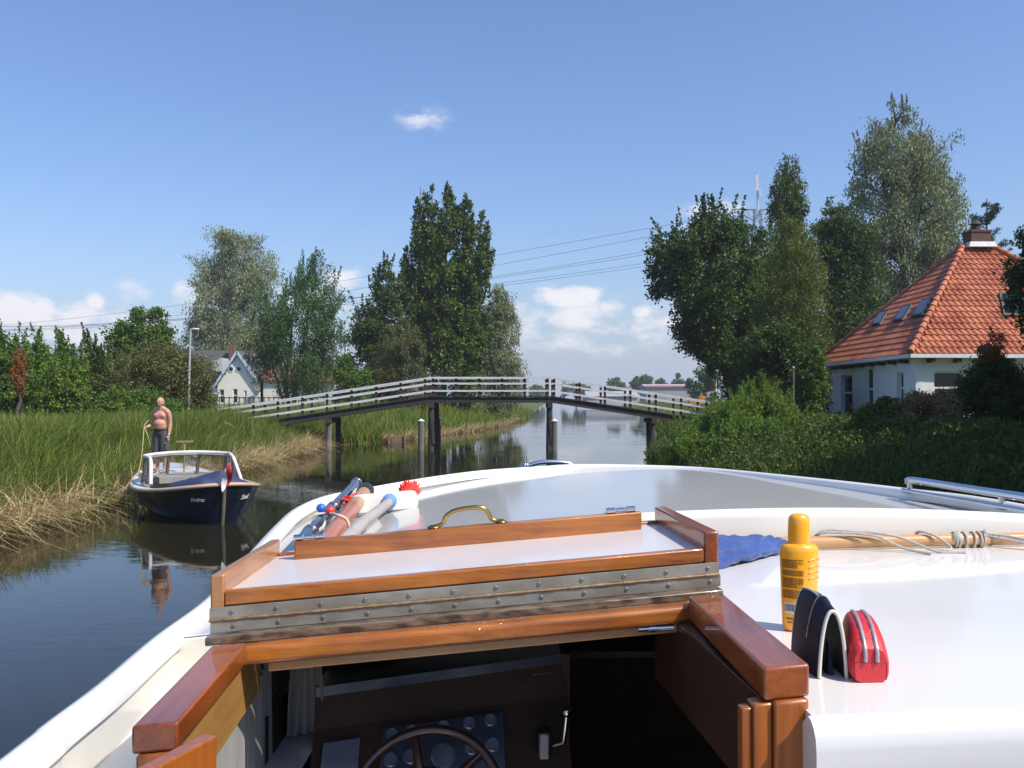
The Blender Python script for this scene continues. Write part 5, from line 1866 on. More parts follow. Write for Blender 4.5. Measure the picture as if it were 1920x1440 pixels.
def wall_with_holes(a, d, length, z0, z1, holes, th, mt, parent, name='wall'):
    """wall from a along unit d; holes (s0, s1, zb, zt)"""
    nrm = V(-d.y, d.x, 0) * th                 # towards the inside
    ss = sorted({0.0, length} | {h[0] for h in holes} | {h[1] for h in holes})
    zs = sorted({z0, z1} | {h[2] for h in holes} | {h[3] for h in holes})
    mb = MB()
    for s0, s1 in zip(ss, ss[1:]):
        for q0, q1 in zip(zs, zs[1:]):
            if any(h[0] <= s0 and s1 <= h[1] and h[2] <= q0 and q1 <= h[3] for h in holes):
                continue
            p = [a + d * s0, a + d * s1, a + d * s1 + nrm, a + d * s0 + nrm]
            mb.hexa([V(q.x, q.y, q0) for q in p] + [V(q.x, q.y, q1) for q in p])
    return mb.build(name, mt, parent, smooth=0)
def window(a, d, s0, s1, zb, zt, parent, bars, inset=.10, name='window', mt=None, fw=.06):
    nrm = V(-d.y, d.x, 0)
    mb = MB()
    def b(sa, sb, za_, zb_, dep=.06):
        p = [a + d * sa + nrm * inset, a + d * sb + nrm * inset, a + d * sb + nrm * (inset + dep), a + d * sa + nrm * (inset + dep)]
        mb.hexa([V(q.x, q.y, za_) for q in p] + [V(q.x, q.y, zb_) for q in p])
    b(s0, s0 + fw, zb, zt)
    b(s1 - fw, s1, zb, zt)
    b(s0 + fw, s1 - fw, zt - fw, zt)
    b(s0 + fw, s1 - fw, zb, zb + fw)
    for z in bars:
        b(s0 + fw, s1 - fw, z - fw * .6, z + fw * .6)
    w = mb.build(name, mt or frame_w, parent, smooth=0)
    mb = MB()
    p = [a + d * (s0 + .02) + nrm * (inset + .035), a + d * (s1 - .02) + nrm * (inset + .035)]
    mb.prism([V(p[0].x, p[0].y, zb + .02), V(p[1].x, p[1].y, zb + .02), V(p[1].x, p[1].y, zt - .02), V(p[0].x, p[0].y, zt - .02)], nrm * .012)
    mb.build('pane', GLASS, w, smooth=0)
    return w
def s_on(a, d, u):
    """distance along a wall line at which the photograph column u crosses it"""
    k = (u - 960) / F
    return (k * a.y - a.x) / (d.x - k * d.y)
# the left wall is walked from its far end so that its inside lies to the left of the walk
Bh = Ah + ld * LW
dl = -ld
holesL, wl = [], []
for (u0, u1, vt, vb) in ((1577, 1598, 703, 790), (1622, 1637, 690, 800), (1682, 1694, 698, 775)):
    s0, s1 = s_on(Bh, dl, u0), s_on(Bh, dl, u1)
    Ym = (Bh + dl * ((s0 + s1) / 2)).y
    zt, zb = EYE + (747 - vt) * Ym / F, EYE + (747 - vb) * Ym / F
    holesL.append((min(s0, s1), max(s0, s1), max(zb, 1.25), min(zt, 3.5)))
wall_with_holes(Bh, dl, LW, ZG, ZE - .02, holesL, .25, hw_, house)
for h in holesL:
    window(Bh, dl, *h, house, [h[2] + (h[3] - h[2]) * .62], inset=.12)
holesF = []
for (u0, u1, vt, vb) in ((1751, 1806, 696, 770), (1872, 1935, 696, 770), (2010, 2060, 696, 770)):
    s0, s1 = s_on(Ah, fd, u0), s_on(Ah, fd, u1)
    Ym = (Ah + fd * ((s0 + s1) / 2)).y
    holesF.append((s0, s1, EYE + (747 - vb) * Ym / F, EYE + (747 - vt) * Ym / F))
wall_with_holes(Ah, fd, FW, ZG, ZE - .02, holesF, .25, hw_, house)
for h in holesF:
    window(Ah, fd, *h, house, [h[2] + (h[3] - h[2]) * .58], inset=.06, mt=mat('window_cream', (0.76, 0.68, 0.50), rough=.5))
Ch = Ah + fd * FW
Dh = Ch + ld * LW
wall_with_holes(Ch, ld, LW, ZG, ZE - .02, [], .25, hw_, house)
wall_with_holes(Dh, -fd, FW, ZG, ZE - .02, [], .25, hw_, house)
# roof: four faces of pantiles rising to a short ridge under the chimney
OV = .35
eA, eB = Ah - fd * OV - ld * OV, Bh - fd * OV + ld * OV
eC, eD = Ch + fd * OV - ld * OV, Dh + fd * OV + ld * OV
for q in (eA, eB, eC, eD):
    q.z = ZE
apx = P(1832, 462, 36.9)
ridge0 = V(apx.x - .55, apx.y, apx.z)
ridge1 = V(apx.x + .55, apx.y, apx.z)
def tile_mat():
    m, nt, b = newmat('roof_tile')
    N, L = nt.nodes.new, nt.links.new
    tc = N('ShaderNodeTexCoord')
    no = N('ShaderNodeTexNoise')
    no.inputs['Scale'].default_value = 1.6
    no.inputs['Detail'].default_value = 6
    L(tc.outputs['Object'], no.inputs['Vector'])
    cr = N('ShaderNodeValToRGB')
    e = cr.color_ramp.elements
    e[0].position, e[1].position = .34, .70
    e[0].color = (0.30, 0.082, 0.038, 1)
    e[1].color = (0.50, 0.175, 0.080, 1)
    x = e.new(.22)
    x.color = (0.15, 0.075, 0.05, 1)
    x = e.new(.86)
    x.color = (0.42, 0.19, 0.11, 1)
    L(no.outputs['Fac'], cr.inputs[0])
    L(cr.outputs[0], b.inputs['Base Color'])
    b.inputs['Roughness'].default_value = .5
    return m
TILE = tile_mat()
def pantiles(e0, e1, r0, r1, name):
    """roof face from eave e0-e1 to ridge r0-r1, one wavy strip per course"""
    mb = MB()
    du = (e1 - e0).normalized()
    up = (r0.lerp(r1, .5) - e0.lerp(e1, .5))
    up = (up - du * up.dot(du))
    Ls = up.length
    up.normalize()
    nrm = du.cross(up).normalized()
    if nrm.z < 0:
        nrm = -nrm
    course, wave, per = .345, .235, 6
    n = int(Ls / course)
    for i in range(n + 1):
        v0, v1 = i * course, min(Ls, (i + 1) * course + .05)
        if v0 >= Ls:
            break
        def lim(vv):
            f = min(1, vv / Ls)
            return (e0.lerp(r0, f) - e0).dot(du), (e0.lerp(r1, f) - e0).dot(du) if False else ((e1.lerp(r1, f) - e0).dot(du))
        a0, b0 = lim(v0)
        a1, b1 = lim(v1)
        m_ = max(2, int(round((b0 - a0) / wave)) * per)
        lo, hi, lip = [], [], []
        for k in range(m_ + 1):
            x = a0 + (b0 - a0) * k / m_
            xh = min(max(x, a1), b1)
            hgt = .027 * (math.sin(2 * math.pi * x / wave) + .35 * math.sin(4 * math.pi * x / wave + .6))
            lip.append(e0 + du * x + up * v0 + nrm * (hgt + .006))
            lo.append(e0 + du * x + up * v0 + nrm * (hgt + .052))
            hi.append(e0 + du * xh + up * v1 + nrm * (hgt + .006))
        mb.grid([lip, lo, hi])
    return mb.build(name, TILE, house, smooth=40, fix=False)
pantiles(eA, eC, ridge0, ridge1, 'roof')
pantiles(eB, eA, ridge0, ridge0, 'roof')
mb = MB()
mb.add([eC, eD, ridge1], [(0, 1, 2)])
mb.add([eD, eB, ridge0, ridge1], [(0, 1, 2, 3)])
mb.build('roof', TILE, house, smooth=0)
for (a, b) in ((eA, ridge0), (eC, ridge1), (eB, ridge0)):
    mb = MB()
    n = int((b - a).length / .38)
    for k in range(n):
        p, q = a.lerp(b, k / n), a.lerp(b, min(1, (k + 1.12) / n))
        mb.tube([p + V(0, 0, .075), q + V(0, 0, .045)], [.125, .10], 10)
    mb.build('hip_tiles', TILE, house, smooth=60)
# eave boards, gutter, rafter ends
mb = MB()
for (a, b) in ((eB, eA), (eA, eC)):
    mb.bar(a + V(0, 0, -.06), b + V(0, 0, -.06), .10, .13)
mb.build('gutter', frame_w, house, smooth=0)
mb = MB()
mb.prism([eA + V(0, 0, -.13), eC + V(0, 0, -.13), eD + V(0, 0, -.13), eB + V(0, 0, -.13)], (0, 0, .03))
mb.build('soffit', hw_, house, smooth=0)
mb = MB()
for k in range(9):
    q = Bh.lerp(Ah, (k + .4) / 9) - V(ld.y, -ld.x, 0) * .17
    mb = MB()
    mb.box((q.x, q.y, ZE - .22), (.34, .16, .14))
    mb.build('rafter_end', M['post_brown'], house, smooth=0)
for k in range(10):
    q = Ah.lerp(Ch, (k + .5) / 10) - ld * .17
    mb = MB()
    mb.box((q.x, q.y, ZE - .22), (.16, .34, .14))
    mb.build('rafter_end', M['post_brown'], house, smooth=0)
# chimney and lead
mb = MB()
mb.box((apx.x, apx.y, apx.z + .28), (.80, .70, .54))
mb.box((apx.x, apx.y, apx.z + .58), (.86, .76, .08))
ch = mb.build('chimney', mat('brown_brick', (0.11, 0.055, 0.04), (0.16, 0.08, 0.06), rough=.9, scale=10), house, smooth=0)
mb = MB()
mb.lathe([(.2, 0), (.17, .25), (.24, .27), (.1, .42)], (apx.x - .05, apx.y, apx.z + .62), 12)
mb.build('chimney_pot', M['post_brown'], ch, smooth=40)
mb = MB()
q = [V(-.58, -.52, -.12), V(.58, -.52, -.12), V(.58, .52, -.12), V(-.58, .52, -.12), V(-.50, -.45, .10), V(.50, -.45, .10), V(.50, .45, .10), V(-.50, .45, .10)]
mb.hexa([apx + V(0, 0, .03) + V(p.x * .98, p.y * .98, p.z * .95) for p in q])
mb.build('flashing', mat('lead', (0.62, 0.63, 0.63), (0.48, 0.49, 0.5), rough=.5, scale=6), ch, smooth=0)
# skylights
def on_plane(u, v, p0, n):
    d = ray(u, v)
    o = V(0, 0, EYE)
    return o + d * ((p0 - o).dot(n) / d.dot(n))
dark_fr = mat('skylight_frame', (0.045, 0.04, 0.04), rough=.5)
nl_ = (eA - eB).cross(ridge0 - eB).normalized()
nf_ = (eC - eA).cross(ridge0 - eA).normalized()
for n_ in (nl_, nf_):
    pass
def skylight(quad, p0, n):
    if n.z < 0:
        n = -n
    c = [on_plane(u, v, p0, n) for (u, v) in quad]
    mid = sum(c, V(0, 0, 0)) / 4
    mb = MB()
    mb.prism([q - n * .02 for q in c], n * .15)
    s = mb.build('skylight', dark_fr, house, smooth=0)
    mb = MB()
    mb.prism([mid + (q - mid) * .8 + n * .131 for q in c], n * .012)
    mb.build('pane', GLASS, s, smooth=0)
skylight([(1637, 613), (1653, 611), (1668, 586), (1654, 588)], eB, nl_)
skylight([(1678, 606), (1696, 603), (1713, 574), (1697, 576)], eB, nl_)
skylight([(1712, 598), (1734, 594), (1752, 562), (1733, 564)], eB, nl_)
skylight([(1880, 596), (1934, 596), (1926, 552), (1871, 552)], eA, nf_)

# ================================================================= white cottages on the left
def cottage():
    Y = 100.0
    a, b = P(408, 760, Y), P(487, 760, Y)
    zg = 1.0
    root = thing('cottage', 'white cottage with pointed gable, round attic windows and dark tiled roof', 'house', ((a.x + b.x) / 2, Y + 4, zg))
    ww = mat('cottage_white', (0.80, 0.77, 0.68), (0.74, 0.71, 0.62), rough=.8, scale=1)
    ze = P(408, 722, Y).z
    ap = P(446, 662, Y)
    # gable wall
    hole = []
    for (u0, u1, vt, vb) in ((415, 424, 730, 756), (440, 449, 729, 756), (461, 466, 732, 756)):
        hole.append((P(u0, 0, Y).x - a.x, P(u1, 0, Y).x - a.x, max(zg + .3, P(0, vb, Y).z), P(0, vt, Y).z))
    aw = V(a.x, Y, 0)
    dX = V(1, 0, 0)
    wall_with_holes(aw, dX, b.x - a.x, zg, ze, hole, .3, ww, root)
    for h in hole:
        window(aw, dX, *h, root, [h[2] + (h[3] - h[2]) * .55], inset=.1, fw=.09)
    mb = MB()
    mb.prism([V(a.x, Y, ze), V(b.x, Y, ze), V(ap.x, Y, ap.z - .1)], (0, .3, 0))
    mb.build('gable', ww, root, smooth=0)
    for u in (433, 447.5):
        c = P(u, 692, Y)
        mb = MB()
        mb.lathe([(.34, 0), (.34, .05), (.24, .05), (.24, .02)], (c.x, Y - .002, c.z), 18, axis=(0, -1, 0))
        w = mb.build('round_window', mat('blue_white', (0.62, 0.72, 0.80), rough=.5), root, smooth=40)
        mb = MB()
        mb.lathe([(.25, 0), (.25, .012)], (c.x, Y - .026, c.z), 18, axis=(0, -1, 0))
        mb.build('pane', GLASS, w, smooth=40)
    # roof of the gable wing and the long roof behind
    grey = mat('dark_pantile', (0.055, 0.05, 0.05), (0.10, 0.092, 0.09), rough=.75, scale=2, stretch=(6, 1, 1), bump=.4, bscale=4)
    mb = MB()
    e0, e1 = V(a.x - .35, Y - .35, ze - .25), V(b.x + .35, Y - .35, ze - .25)
    t = V(ap.x, Y - .35, ap.z + .12)
    for e in (e0, e1):
        mb.sheet([[e, t], [e + V(0, 8, 0), t + V(0, 8, 0)]], (0, 0, .14))
    mb.build('roof', grey, root, smooth=0)
    mb = MB()
    for e in (e0, e1):
        mb.bar(e + V(0, -.03, .0), t + V(0, -.03, .0), .08, .26, up=(0, 1, 0) if False else (0, 0, 1))
    mb.build('barge_board', mat('barge_blue', (0.50, 0.62, 0.72), (0.40, 0.52, 0.62), rough=.5), root, smooth=0)
    # long wing to the left
    l0, l1 = P(345, 760, Y + 5), P(440, 760, Y + 5)
    rz = P(345, 660, Y + 7).z
    mb = MB()
    mb.sheet([[V(l0.x, Y + 3, ze + .1), V(l1.x + 1.5, Y + 3, ze + .1)], [V(l0.x, Y + 7, rz), V(l1.x + 1.5, Y + 7, rz)]], (0, 0, .15))
    mb.sheet([[V(l0.x, Y + 11, ze + .1), V(l1.x + 1.5, Y + 11, ze + .1)], [V(l0.x, Y + 7.01, rz), V(l1.x + 1.5, Y + 7.01, rz)]], (0, 0, .15))
    mb.build('roof', grey, root, smooth=0)
    wall_with_holes(V(l0.x + .3, Y + 3.4, 0), dX, l1.x - l0.x, zg, ze + .1, [], .3, ww, root)
    # dormer cheek and chimney
    c0 = P(396, 690, Y + 1.5)
    mb = MB()
    q = [P(397, 676, Y + 2.2), P(416, 671, Y + 2.2), P(416, 697, Y + 2.2), P(399, 697, Y + 2.2)]
    mb.prism(q, (0, 2.5, 0))
    mb.build('dormer', mat('pale_grey', (0.52, 0.54, 0.56), rough=.7), root, smooth=0)
    c = P(436, 655, Y + 6)
    mb = MB()
    mb.box((c.x, Y + 6, c.z - .3), (.7, .7, 1.6))
    mb.build('chimney', mat('red_brown_brick', (0.20, 0.10, 0.06), (0.15, 0.08, 0.05), rough=.9, scale=8), root, smooth=0)
    # satellite dish at the corner
    c = P(484, 727, Y - .6)
    mb = MB()
    mb.lathe([(.02, 0), (.25, .03), (.42, .10), (.41, .11), (.24, .045), (.02, .015)], c, 16, axis=(.3, -.9, .3))
    mb.build('satellite_dish', M['pile_grey'], root, smooth=60)
cottage()
def cottage_two():
    Y = 92.0
    a, b = P(488, 760, Y), P(552, 760, Y)
    zg = 1.0
    root = thing('outbuilding', 'low white outbuilding with red roof half hidden behind the bushy tree', 'house', ((a.x + b.x) / 2, Y + 2, zg))
    ww = mat('cream_wall', (0.76, 0.72, 0.63), (0.68, 0.64, 0.56), rough=.8, scale=1)
    zt = P(0, 716, Y).z
    wall_with_holes(V(a.x, Y, 0), V(1, 0, 0), b.x - a.x, zg, zt, [], .3, ww, root)
    wall_with_holes(V(b.x, Y, 0), V(0, 1, 0), 5, zg, zt, [], .3, ww, root)
    wall_with_holes(V(a.x, Y + 5, 0), V(0, -1, 0), 5, zg, zt, [], .3, ww, root)
    red = mat('red_roof', (0.20, 0.075, 0.045), (0.15, 0.06, 0.04), rough=.8, scale=3)
    mb = MB()
    mb.sheet([[V(a.x - .3, Y - .3, zt), V(b.x + 4.5, Y - .3, zt)], [V(a.x - .3, Y + 3, zt + 1.7), V(b.x + 4.5, Y + 3, zt + 1.7)]], (0, 0, .12))
    mb.sheet([[V(a.x - .3, Y + 6.3, zt), V(b.x + 4.5, Y + 6.3, zt)], [V(a.x - .3, Y + 3.01, zt + 1.7), V(b.x + 4.5, Y + 3.01, zt + 1.7)]], (0, 0, .12))
    mb.build('roof', red, root, smooth=0)
    wall_with_holes(V(b.x + .02, Y + .4, 0), V(1, 0, 0), 4.0, zg, zt, [], .3, ww, root)
cottage_two()
# garden fence before the cottage
mb = MB()
a, b = P(402, 748, 78), P(560, 748, 78)
z0 = 1.2
for k in range(18):
    q = a.lerp(b, k / 17)
    mb.box((q.x, 78, z0 + .55), (.07, .07, 1.3))
for z in (.5, 1.1):
    mb.bar(V(a.x, 77.95, z0 + z), V(b.x, 77.95, z0 + z), .04, .08)
tag(mb.build('garden_fence', M['post_brown'], None, smooth=0), 'thin dark garden fence in front of the white cottage', 'fence')

# lamp post
q = P(354, 762, 45)
lamp = thing('street_lamp', 'slender pale street lamp with curved arm above the left hedge', 'street lamp', (q.x, 45, 1.15))
pm = mat('galvanised', (0.50, 0.50, 0.46), (0.42, 0.42, 0.39), rough=.5, metal=.3)
mb = MB()
zt = P(354, 622, 45).z
mb.tube(spline([V(q.x, 45, 1.15), V(q.x, 45, 3), V(q.x + .06, 45, zt - .15), V(q.x + .10, 45, zt + .08), V(q.x + .22, 45, zt + .15)], 4), [.068] * 5 + [.055] * 12, 10)
mb.build('pole', pm, lamp, smooth=60)
mb = MB()
mb.ell(V(q.x + .32, 45, zt + .13), (.20, .09, .055), 14, 8)
mb.build('lamp_head', M['rail_white'], lamp, smooth=60)

# ================================================================= power line
Yp = 150.0
def pylon(xc, Yc, ztop, label, wide=4.2):
    root = thing('power_pylon', label, 'pylon', (xc, Yc, .8))
    gm = mat('pylon_steel', (0.36, 0.37, 0.38), (0.28, 0.29, 0.30), rough=.6, metal=.3)
    mb = MB()
    zarm = ztop - 6.3
    def tw(z):
        return .45 + 2.0 * max(0, (zarm - z) / zarm)
    zs = [.8, 6, 11, 16, 21, 25.5, zarm - 2.4, zarm]
    for s in (-1, 1):
        for t in (-1, 1):
            for z0, z1 in zip(zs, zs[1:]):
                mb.tube([V(xc + s * tw(z0), Yc + t * tw(z0), z0), V(xc + s * tw(z1), Yc + t * tw(z1), z1)], .09, 4)
    for z0, z1 in zip(zs, zs[1:]):
        for t in (-1, 1):
            mb.tube([V(xc - tw(z0), Yc + t * tw(z0), z0), V(xc + tw(z1), Yc + t * tw(z1), z1)], .06, 4)
            mb.tube([V(xc + tw(z0), Yc + t * tw(z0), z0), V(xc - tw(z1), Yc + t * tw(z1), z1)], .06, 4)
            mb.tube([V(xc + t * tw(z0), Yc - tw(z0), z0), V(xc + t * tw(z1), Yc + tw(z1), z1)], .06, 4)
    mb.build('tower', gm, root, smooth=0)
    for z in (zarm, zarm - 7.5):
        mb = MB()
        for t in (-.4, .4):
            mb.tube([V(xc - wide, Yc, z + .1), V(xc - .4, Yc + t, z)], .085, 4)
            mb.tube([V(xc + wide, Yc, z + .1), V(xc + .4, Yc + t, z)], .085, 4)
            mb.tube([V(xc - wide, Yc, z + .1), V(xc - .4, Yc + t, z - 1.9)], .075, 4)
            mb.tube([V(xc + wide, Yc, z + .1), V(xc + .4, Yc + t, z - 1.9)], .075, 4)
        for k in range(1, 5):
            f = k / 5
            for s in (-1, 1):
                mb.tube([V(xc + s * (wide * f), Yc, z + .08), V(xc + s * (wide * f - .3), Yc, z - 1.9 * (1 - f))], .05, 4)
        mb.build('cross_arm', gm, root, smooth=0)
    mb = MB()
    mb.tube([V(xc, Yc, zarm), V(xc, Yc, ztop)], [.16, .10], 6)
    for k, z in enumerate((ztop - 2.6, ztop - 3.6, ztop - 1.2)):
        mb.box((xc + (.35 if k % 2 else -.3), Yc - .2, z), (.35, .25, 1.3))
    mb.build('antenna_mast', mat('antenna_white', (0.62, 0.64, 0.66), rough=.5), root, smooth=0)
    return zarm
xp = (1422 - 960) / F * Yp
zp = P(1422, 322, Yp).z
zarm = pylon(xp, Yp, zp, 'lattice power pylon with antennas rising behind the right trees')
wm = mat('wire', (0.16, 0.17, 0.19), rough=.6, metal=.2)
Y2 = 520.0
wires = []
for (u1, v1, um, vm, u2, v2) in ((1392, 396, 929, 478, -260, 618), (1452, 398, 929, 497, -260, 612), (1392, 440, 929, 518, -260, 604), (1400, 446, 929, 521, -260, 602), (1452, 458, 929, 532, -260, 592), (1460, 463, 929, 537, -260, 590)):
    a = P(u1, v1, Yp)
    c = P(u2, v2, Y2)
    # distance at which the straight plan line crosses the middle column
    k = (um - 960) / F
    f = (k * a.y - a.x) / ((c.x - a.x) - k * (c.y - a.y))
    m_ = a.lerp(c, f)
    zm = EYE + (747 - vm) / F * m_.y
    sag = (m_.z - zm) / (4 * f * (1 - f))
    pts = []
    for i in range(41):
        g_ = i / 40
        q = a.lerp(c, g_)
        pts.append(q - V(0, 0, 4 * sag * g_ * (1 - g_)))
    mb = MB()
    mb.tube(pts, [.03 + .05 * i / 40 for i in range(41)], 5)
    wires.append(mb.build('power_line', wm, None, smooth=60))
for w, lab in zip(wires, ('uppermost power line wire crossing the sky from the pylon', 'second power line wire below the uppermost one', 'upper wire of the middle pair behind the poplars', 'lower wire of the middle pair behind the poplars', 'upper wire of the lowest pair behind the poplars', 'lowest power line wire crossing behind the poplars')):
    tag(w, lab, 'power line', 'wires of the power line')

# ================================================================= far bank buildings
mb = MB()
Y = 230
a, b = P(1212, 740, Y), P(1345, 740, Y)
shed = thing('warehouse', 'long low grey warehouse with red roof edge beyond the bridge ramp', 'building', ((a.x + b.x) / 2, Y + 6, .8))
mb.box(((a.x + b.x) / 2, Y + 6, (.8 + P(0, 725, Y).z) / 2), (b.x - a.x, 12, P(0, 725, Y).z - .8))
mb.build('wall', mat('shed_grey', (0.34, 0.35, 0.36), (0.28, 0.29, 0.30), rough=.7, scale=.5), shed, smooth=0)
mb = MB()
z = P(0, 725, Y).z
mb.prism([V(a.x - .3, Y - .3, z), V(a.x - .3, Y + 12.3, z), V(a.x - .3, Y + 6, z + .7)], (b.x - a.x + .6, 0, 0))
mb.build('roof', mat('shed_roof', (0.50, 0.46, 0.46), (0.42, 0.36, 0.36), rough=.6), shed, smooth=0)
mb = MB()
mb.box(((a.x + b.x) / 2, Y - .35, z + .1), (b.x - a.x + .6, .1, .45))
mb.build('roof_edge', mat('roof_edge_red', (0.50, 0.10, 0.08), (0.55, 0.30, 0.27), rough=.6, scale=.6), shed, smooth=0)
Y = 200
a, b = P(1100, 742, Y), P(1200, 742, Y)
mb = MB()
mb.box(((a.x + b.x) / 2, Y + 6, 1.6), (b.x - a.x, 10, 2.2))
s2 = thing('shed', 'low pale shed on the far bank seen through the bridge rails', 'building', ((a.x + b.x) / 2, Y + 6, .5))
mb.build('wall', mat('pale_shed', (0.45, 0.46, 0.47), rough=.7), s2, smooth=0)
mb = MB()
mb.prism([V(a.x, Y + .6, 2.7), V(a.x, Y + 11.4, 2.7), V(a.x, Y + 6, 3.9)], (b.x - a.x, 0, 0))
mb.build('roof', mat('pale_roof', (0.38, 0.37, 0.37), rough=.7), s2, smooth=0)
q = P(1343, 742, 118)
mb = MB()
mb.tube([V(q.x, 118, .8), V(q.x, 118, P(0, 714, 118).z)], [.09, .06], 8)
fp = thing('lantern_pole', 'short white pole with lantern beside the far grey green willow', 'pole', (q.x, 118, .8))
mb.build('pole', M['rail_white'], fp, smooth=60)
mb = MB()
mb.ell(V(q.x - .12, 118, P(0, 738, 118).z), (.22, .22, .3), 10, 8)
mb.build('lantern', M['bridge_dark'], fp, smooth=60)
q = P(1306, 756, 95)
tk = thing('excavator', 'small orange machine parked on the far bank behind the ramp', 'machine', (q.x, 95, 1.0))
mb = MB()
mb.box((q.x, 95, 1.75), (1.7, 1.2, .6))
mb.box((q.x + .5, 95, 2.25), (.6, 1.0, .5))
mb.build('body', mat('machine_orange', (0.55, 0.24, 0.03), (0.45, 0.18, 0.02), rough=.5), tk, smooth=0, bevel=.05)
mb = MB()
for dx in (-.55, .55):
    mb.tube([V(q.x + dx, 94.3, 1.36), V(q.x + dx, 95.6, 1.36)], .32, 14)
mb.build('wheels', M['rubber'], tk, smooth=50)
q = P(1488, 770, 33)
sp = thing('garden_pole', 'thin grey metal pole between the willow bush and the birch', 'pole', (q.x, 33, .9))
mb = MB()
mb.tube([V(q.x, 33, .9), V(q.x, 33, P(0, 690, 33).z)], .035, 8)
mb.build('pole', M['pile_grey'], sp, smooth=60)
mb = MB()
mb.lathe([(.05, 0), (.05, .04), (.02, .07)], V(q.x, 33, P(0, 690, 33).z - .01), 10)
mb.build('cap', pm, sp, smooth=40)

# ================================================================= blue sloop with the standing man
S0 = V(-5.1, 16.1, 0)
sa = V(-.53, .85, 0).normalized()
sp_ = V(.85, .53, 0).normalized()
SL = 5.1
def B(s, t, z):
    return S0 + sa * s + sp_ * t + V(0, 0, z)
sloop = thing('motor_sloop', 'dark blue wooden sloop with white windscreen frame lying at the reed bank', 'boat', B(2.5, 0, 0))
def half_beam(u):
    u = min(max(u, 0), 1)
    return 1.10 * (math.sin(math.pi * (u ** .86)) ** .56 if 0 < u < 1 else 0)
def sheer(u):
    return .52 + .20 * (1 - u / .45) ** 2 * (u < .45) + .26 * ((u - .45) / .55) ** 2 * (u >= .45)
navy_hull = mat('hull_navy', (0.004, 0.007, 0.016), (0.006, 0.010, 0.022), rough=.28, coat=.6, coat_rough=.08, scale=2, bump=.03, bscale=8)
NP = 7
def hull_rows(side):
    rows = []
    for i in range(41):
        u = i / 40
        u_ = .5 - .5 * math.cos(math.pi * u)
        hb = half_beam(u_)
        zs = sheer(u_)
        row = []
        for j in range(NP + 1):
            for k in (0, 1):
                vv = (j + (.0 if k == 0 else .995)) / NP if j < NP else 1.0
                fv = .04 + .96 * vv ** .42
                lap = (.016 if k == 0 else 0.0) * (1 if j > 0 else 0)
                z = -.32 + (zs + .32) * vv
                rake = .20 * (1 - vv) * ((1 - u_) ** 3) - .42 * (1 - vv) * (u_ ** 4)
                row.append(B(u_ * SL + rake, side * (hb * fv + lap * min(1, hb * 3)), z))
                if j == NP:
                    break
        rows.append(row)
    return rows
mb = MB()
for s in (-1, 1):
    mb.grid(hull_rows(s))
mb.build('hull', navy_hull, sloop, smooth=25)
# stem and stern posts
mb = MB()
mb.tube([B(.19, 0, -.3), B(.10, 0, .1), B(.02, 0, .45), B(-.02, 0, .74)], [.035, .035, .035, .03], 8)
mb.build('stern_post', mat('post_pale', (0.20, 0.17, 0.12), (0.12, 0.10, 0.07), rough=.6), sloop, smooth=60)
mb = MB()
mb.tube([B(SL - .4, 0, -.3), B(SL - .1, 0, .2), B(SL + .03, 0, .82)], [.05, .05, .045], 8)
mb.build('stem_post', navy_hull, sloop, smooth=60)
# rubbing strake along the gunwale
gun = [[], []]
for i in range(41):
    u_ = .5 - .5 * math.cos(math.pi * i / 40)
    for q, s in enumerate((-1, 1)):
        gun[q].append(B(u_ * SL, s * (half_beam(u_) + .015), sheer(u_)))
for q in (0, 1):
    mb = MB()
    mb.tube(gun[q], .038, 8)
    mb.build('gunwale', mat('gunwale_varnish', (0.50, 0.33, 0.20), (0.62, 0.46, 0.33), rough=.35, coat=.6, scale=3), sloop, smooth=60)
# waterline stripe is the hull's own lower edge; side decks, fore deck, lining
mb = MB()
pale = mat('sloop_deck', (0.56, 0.60, 0.66), (0.48, 0.52, 0.58), rough=.5, scale=4)
for s in (-1, 1):
    rows = []
    for i in range(4, 34):
        u_ = i / 40
        hb = half_beam(u_)
        rows.append([B(u_ * SL, s * (hb - .0), sheer(u_) + .012), B(u_ * SL, s * max(.0, hb - .20), sheer(u_) + .022)])
    mb.grid(rows)
rows = []
for i in range(25, 41):
    u_ = i / 40
    hb = half_beam(u_)
    rows.append([B(u_ * SL, hb * (k / 4 - 1), sheer(u_) + .014 + .05 * (1 - (k / 4 - 1) ** 2)) for k in range(9)])
mb.grid(rows)
mb.build('side_deck', pale, sloop, smooth=40)
mb = MB()
inn = mat('sloop_lining', (0.30, 0.29, 0.27), (0.24, 0.23, 0.21), rough=.7)
rows = []
for i in range(4, 34):
    u_ = i / 40
    hb = max(.02, half_beam(u_) - .20)
    rows.append([B(u_ * SL, -hb, sheer(u_) + .02), B(u_ * SL, -hb * .9, .12), B(u_ * SL, hb * .9, .12), B(u_ * SL, hb, sheer(u_) + .02)])
mb.grid(rows)
mb.prism([B(3.13, -.9, .1), B(3.13, .9, .1), B(3.13, .9, .68), B(3.13, -.9, .68)], sa * .02)
mb.box(B(2.85, -.35, .62), (.5, .5, .12), Matrix.Rotation(math.atan2(sa.y, sa.x), 3, 'Z'))
mb.build('lining', inn, sloop, smooth=30)
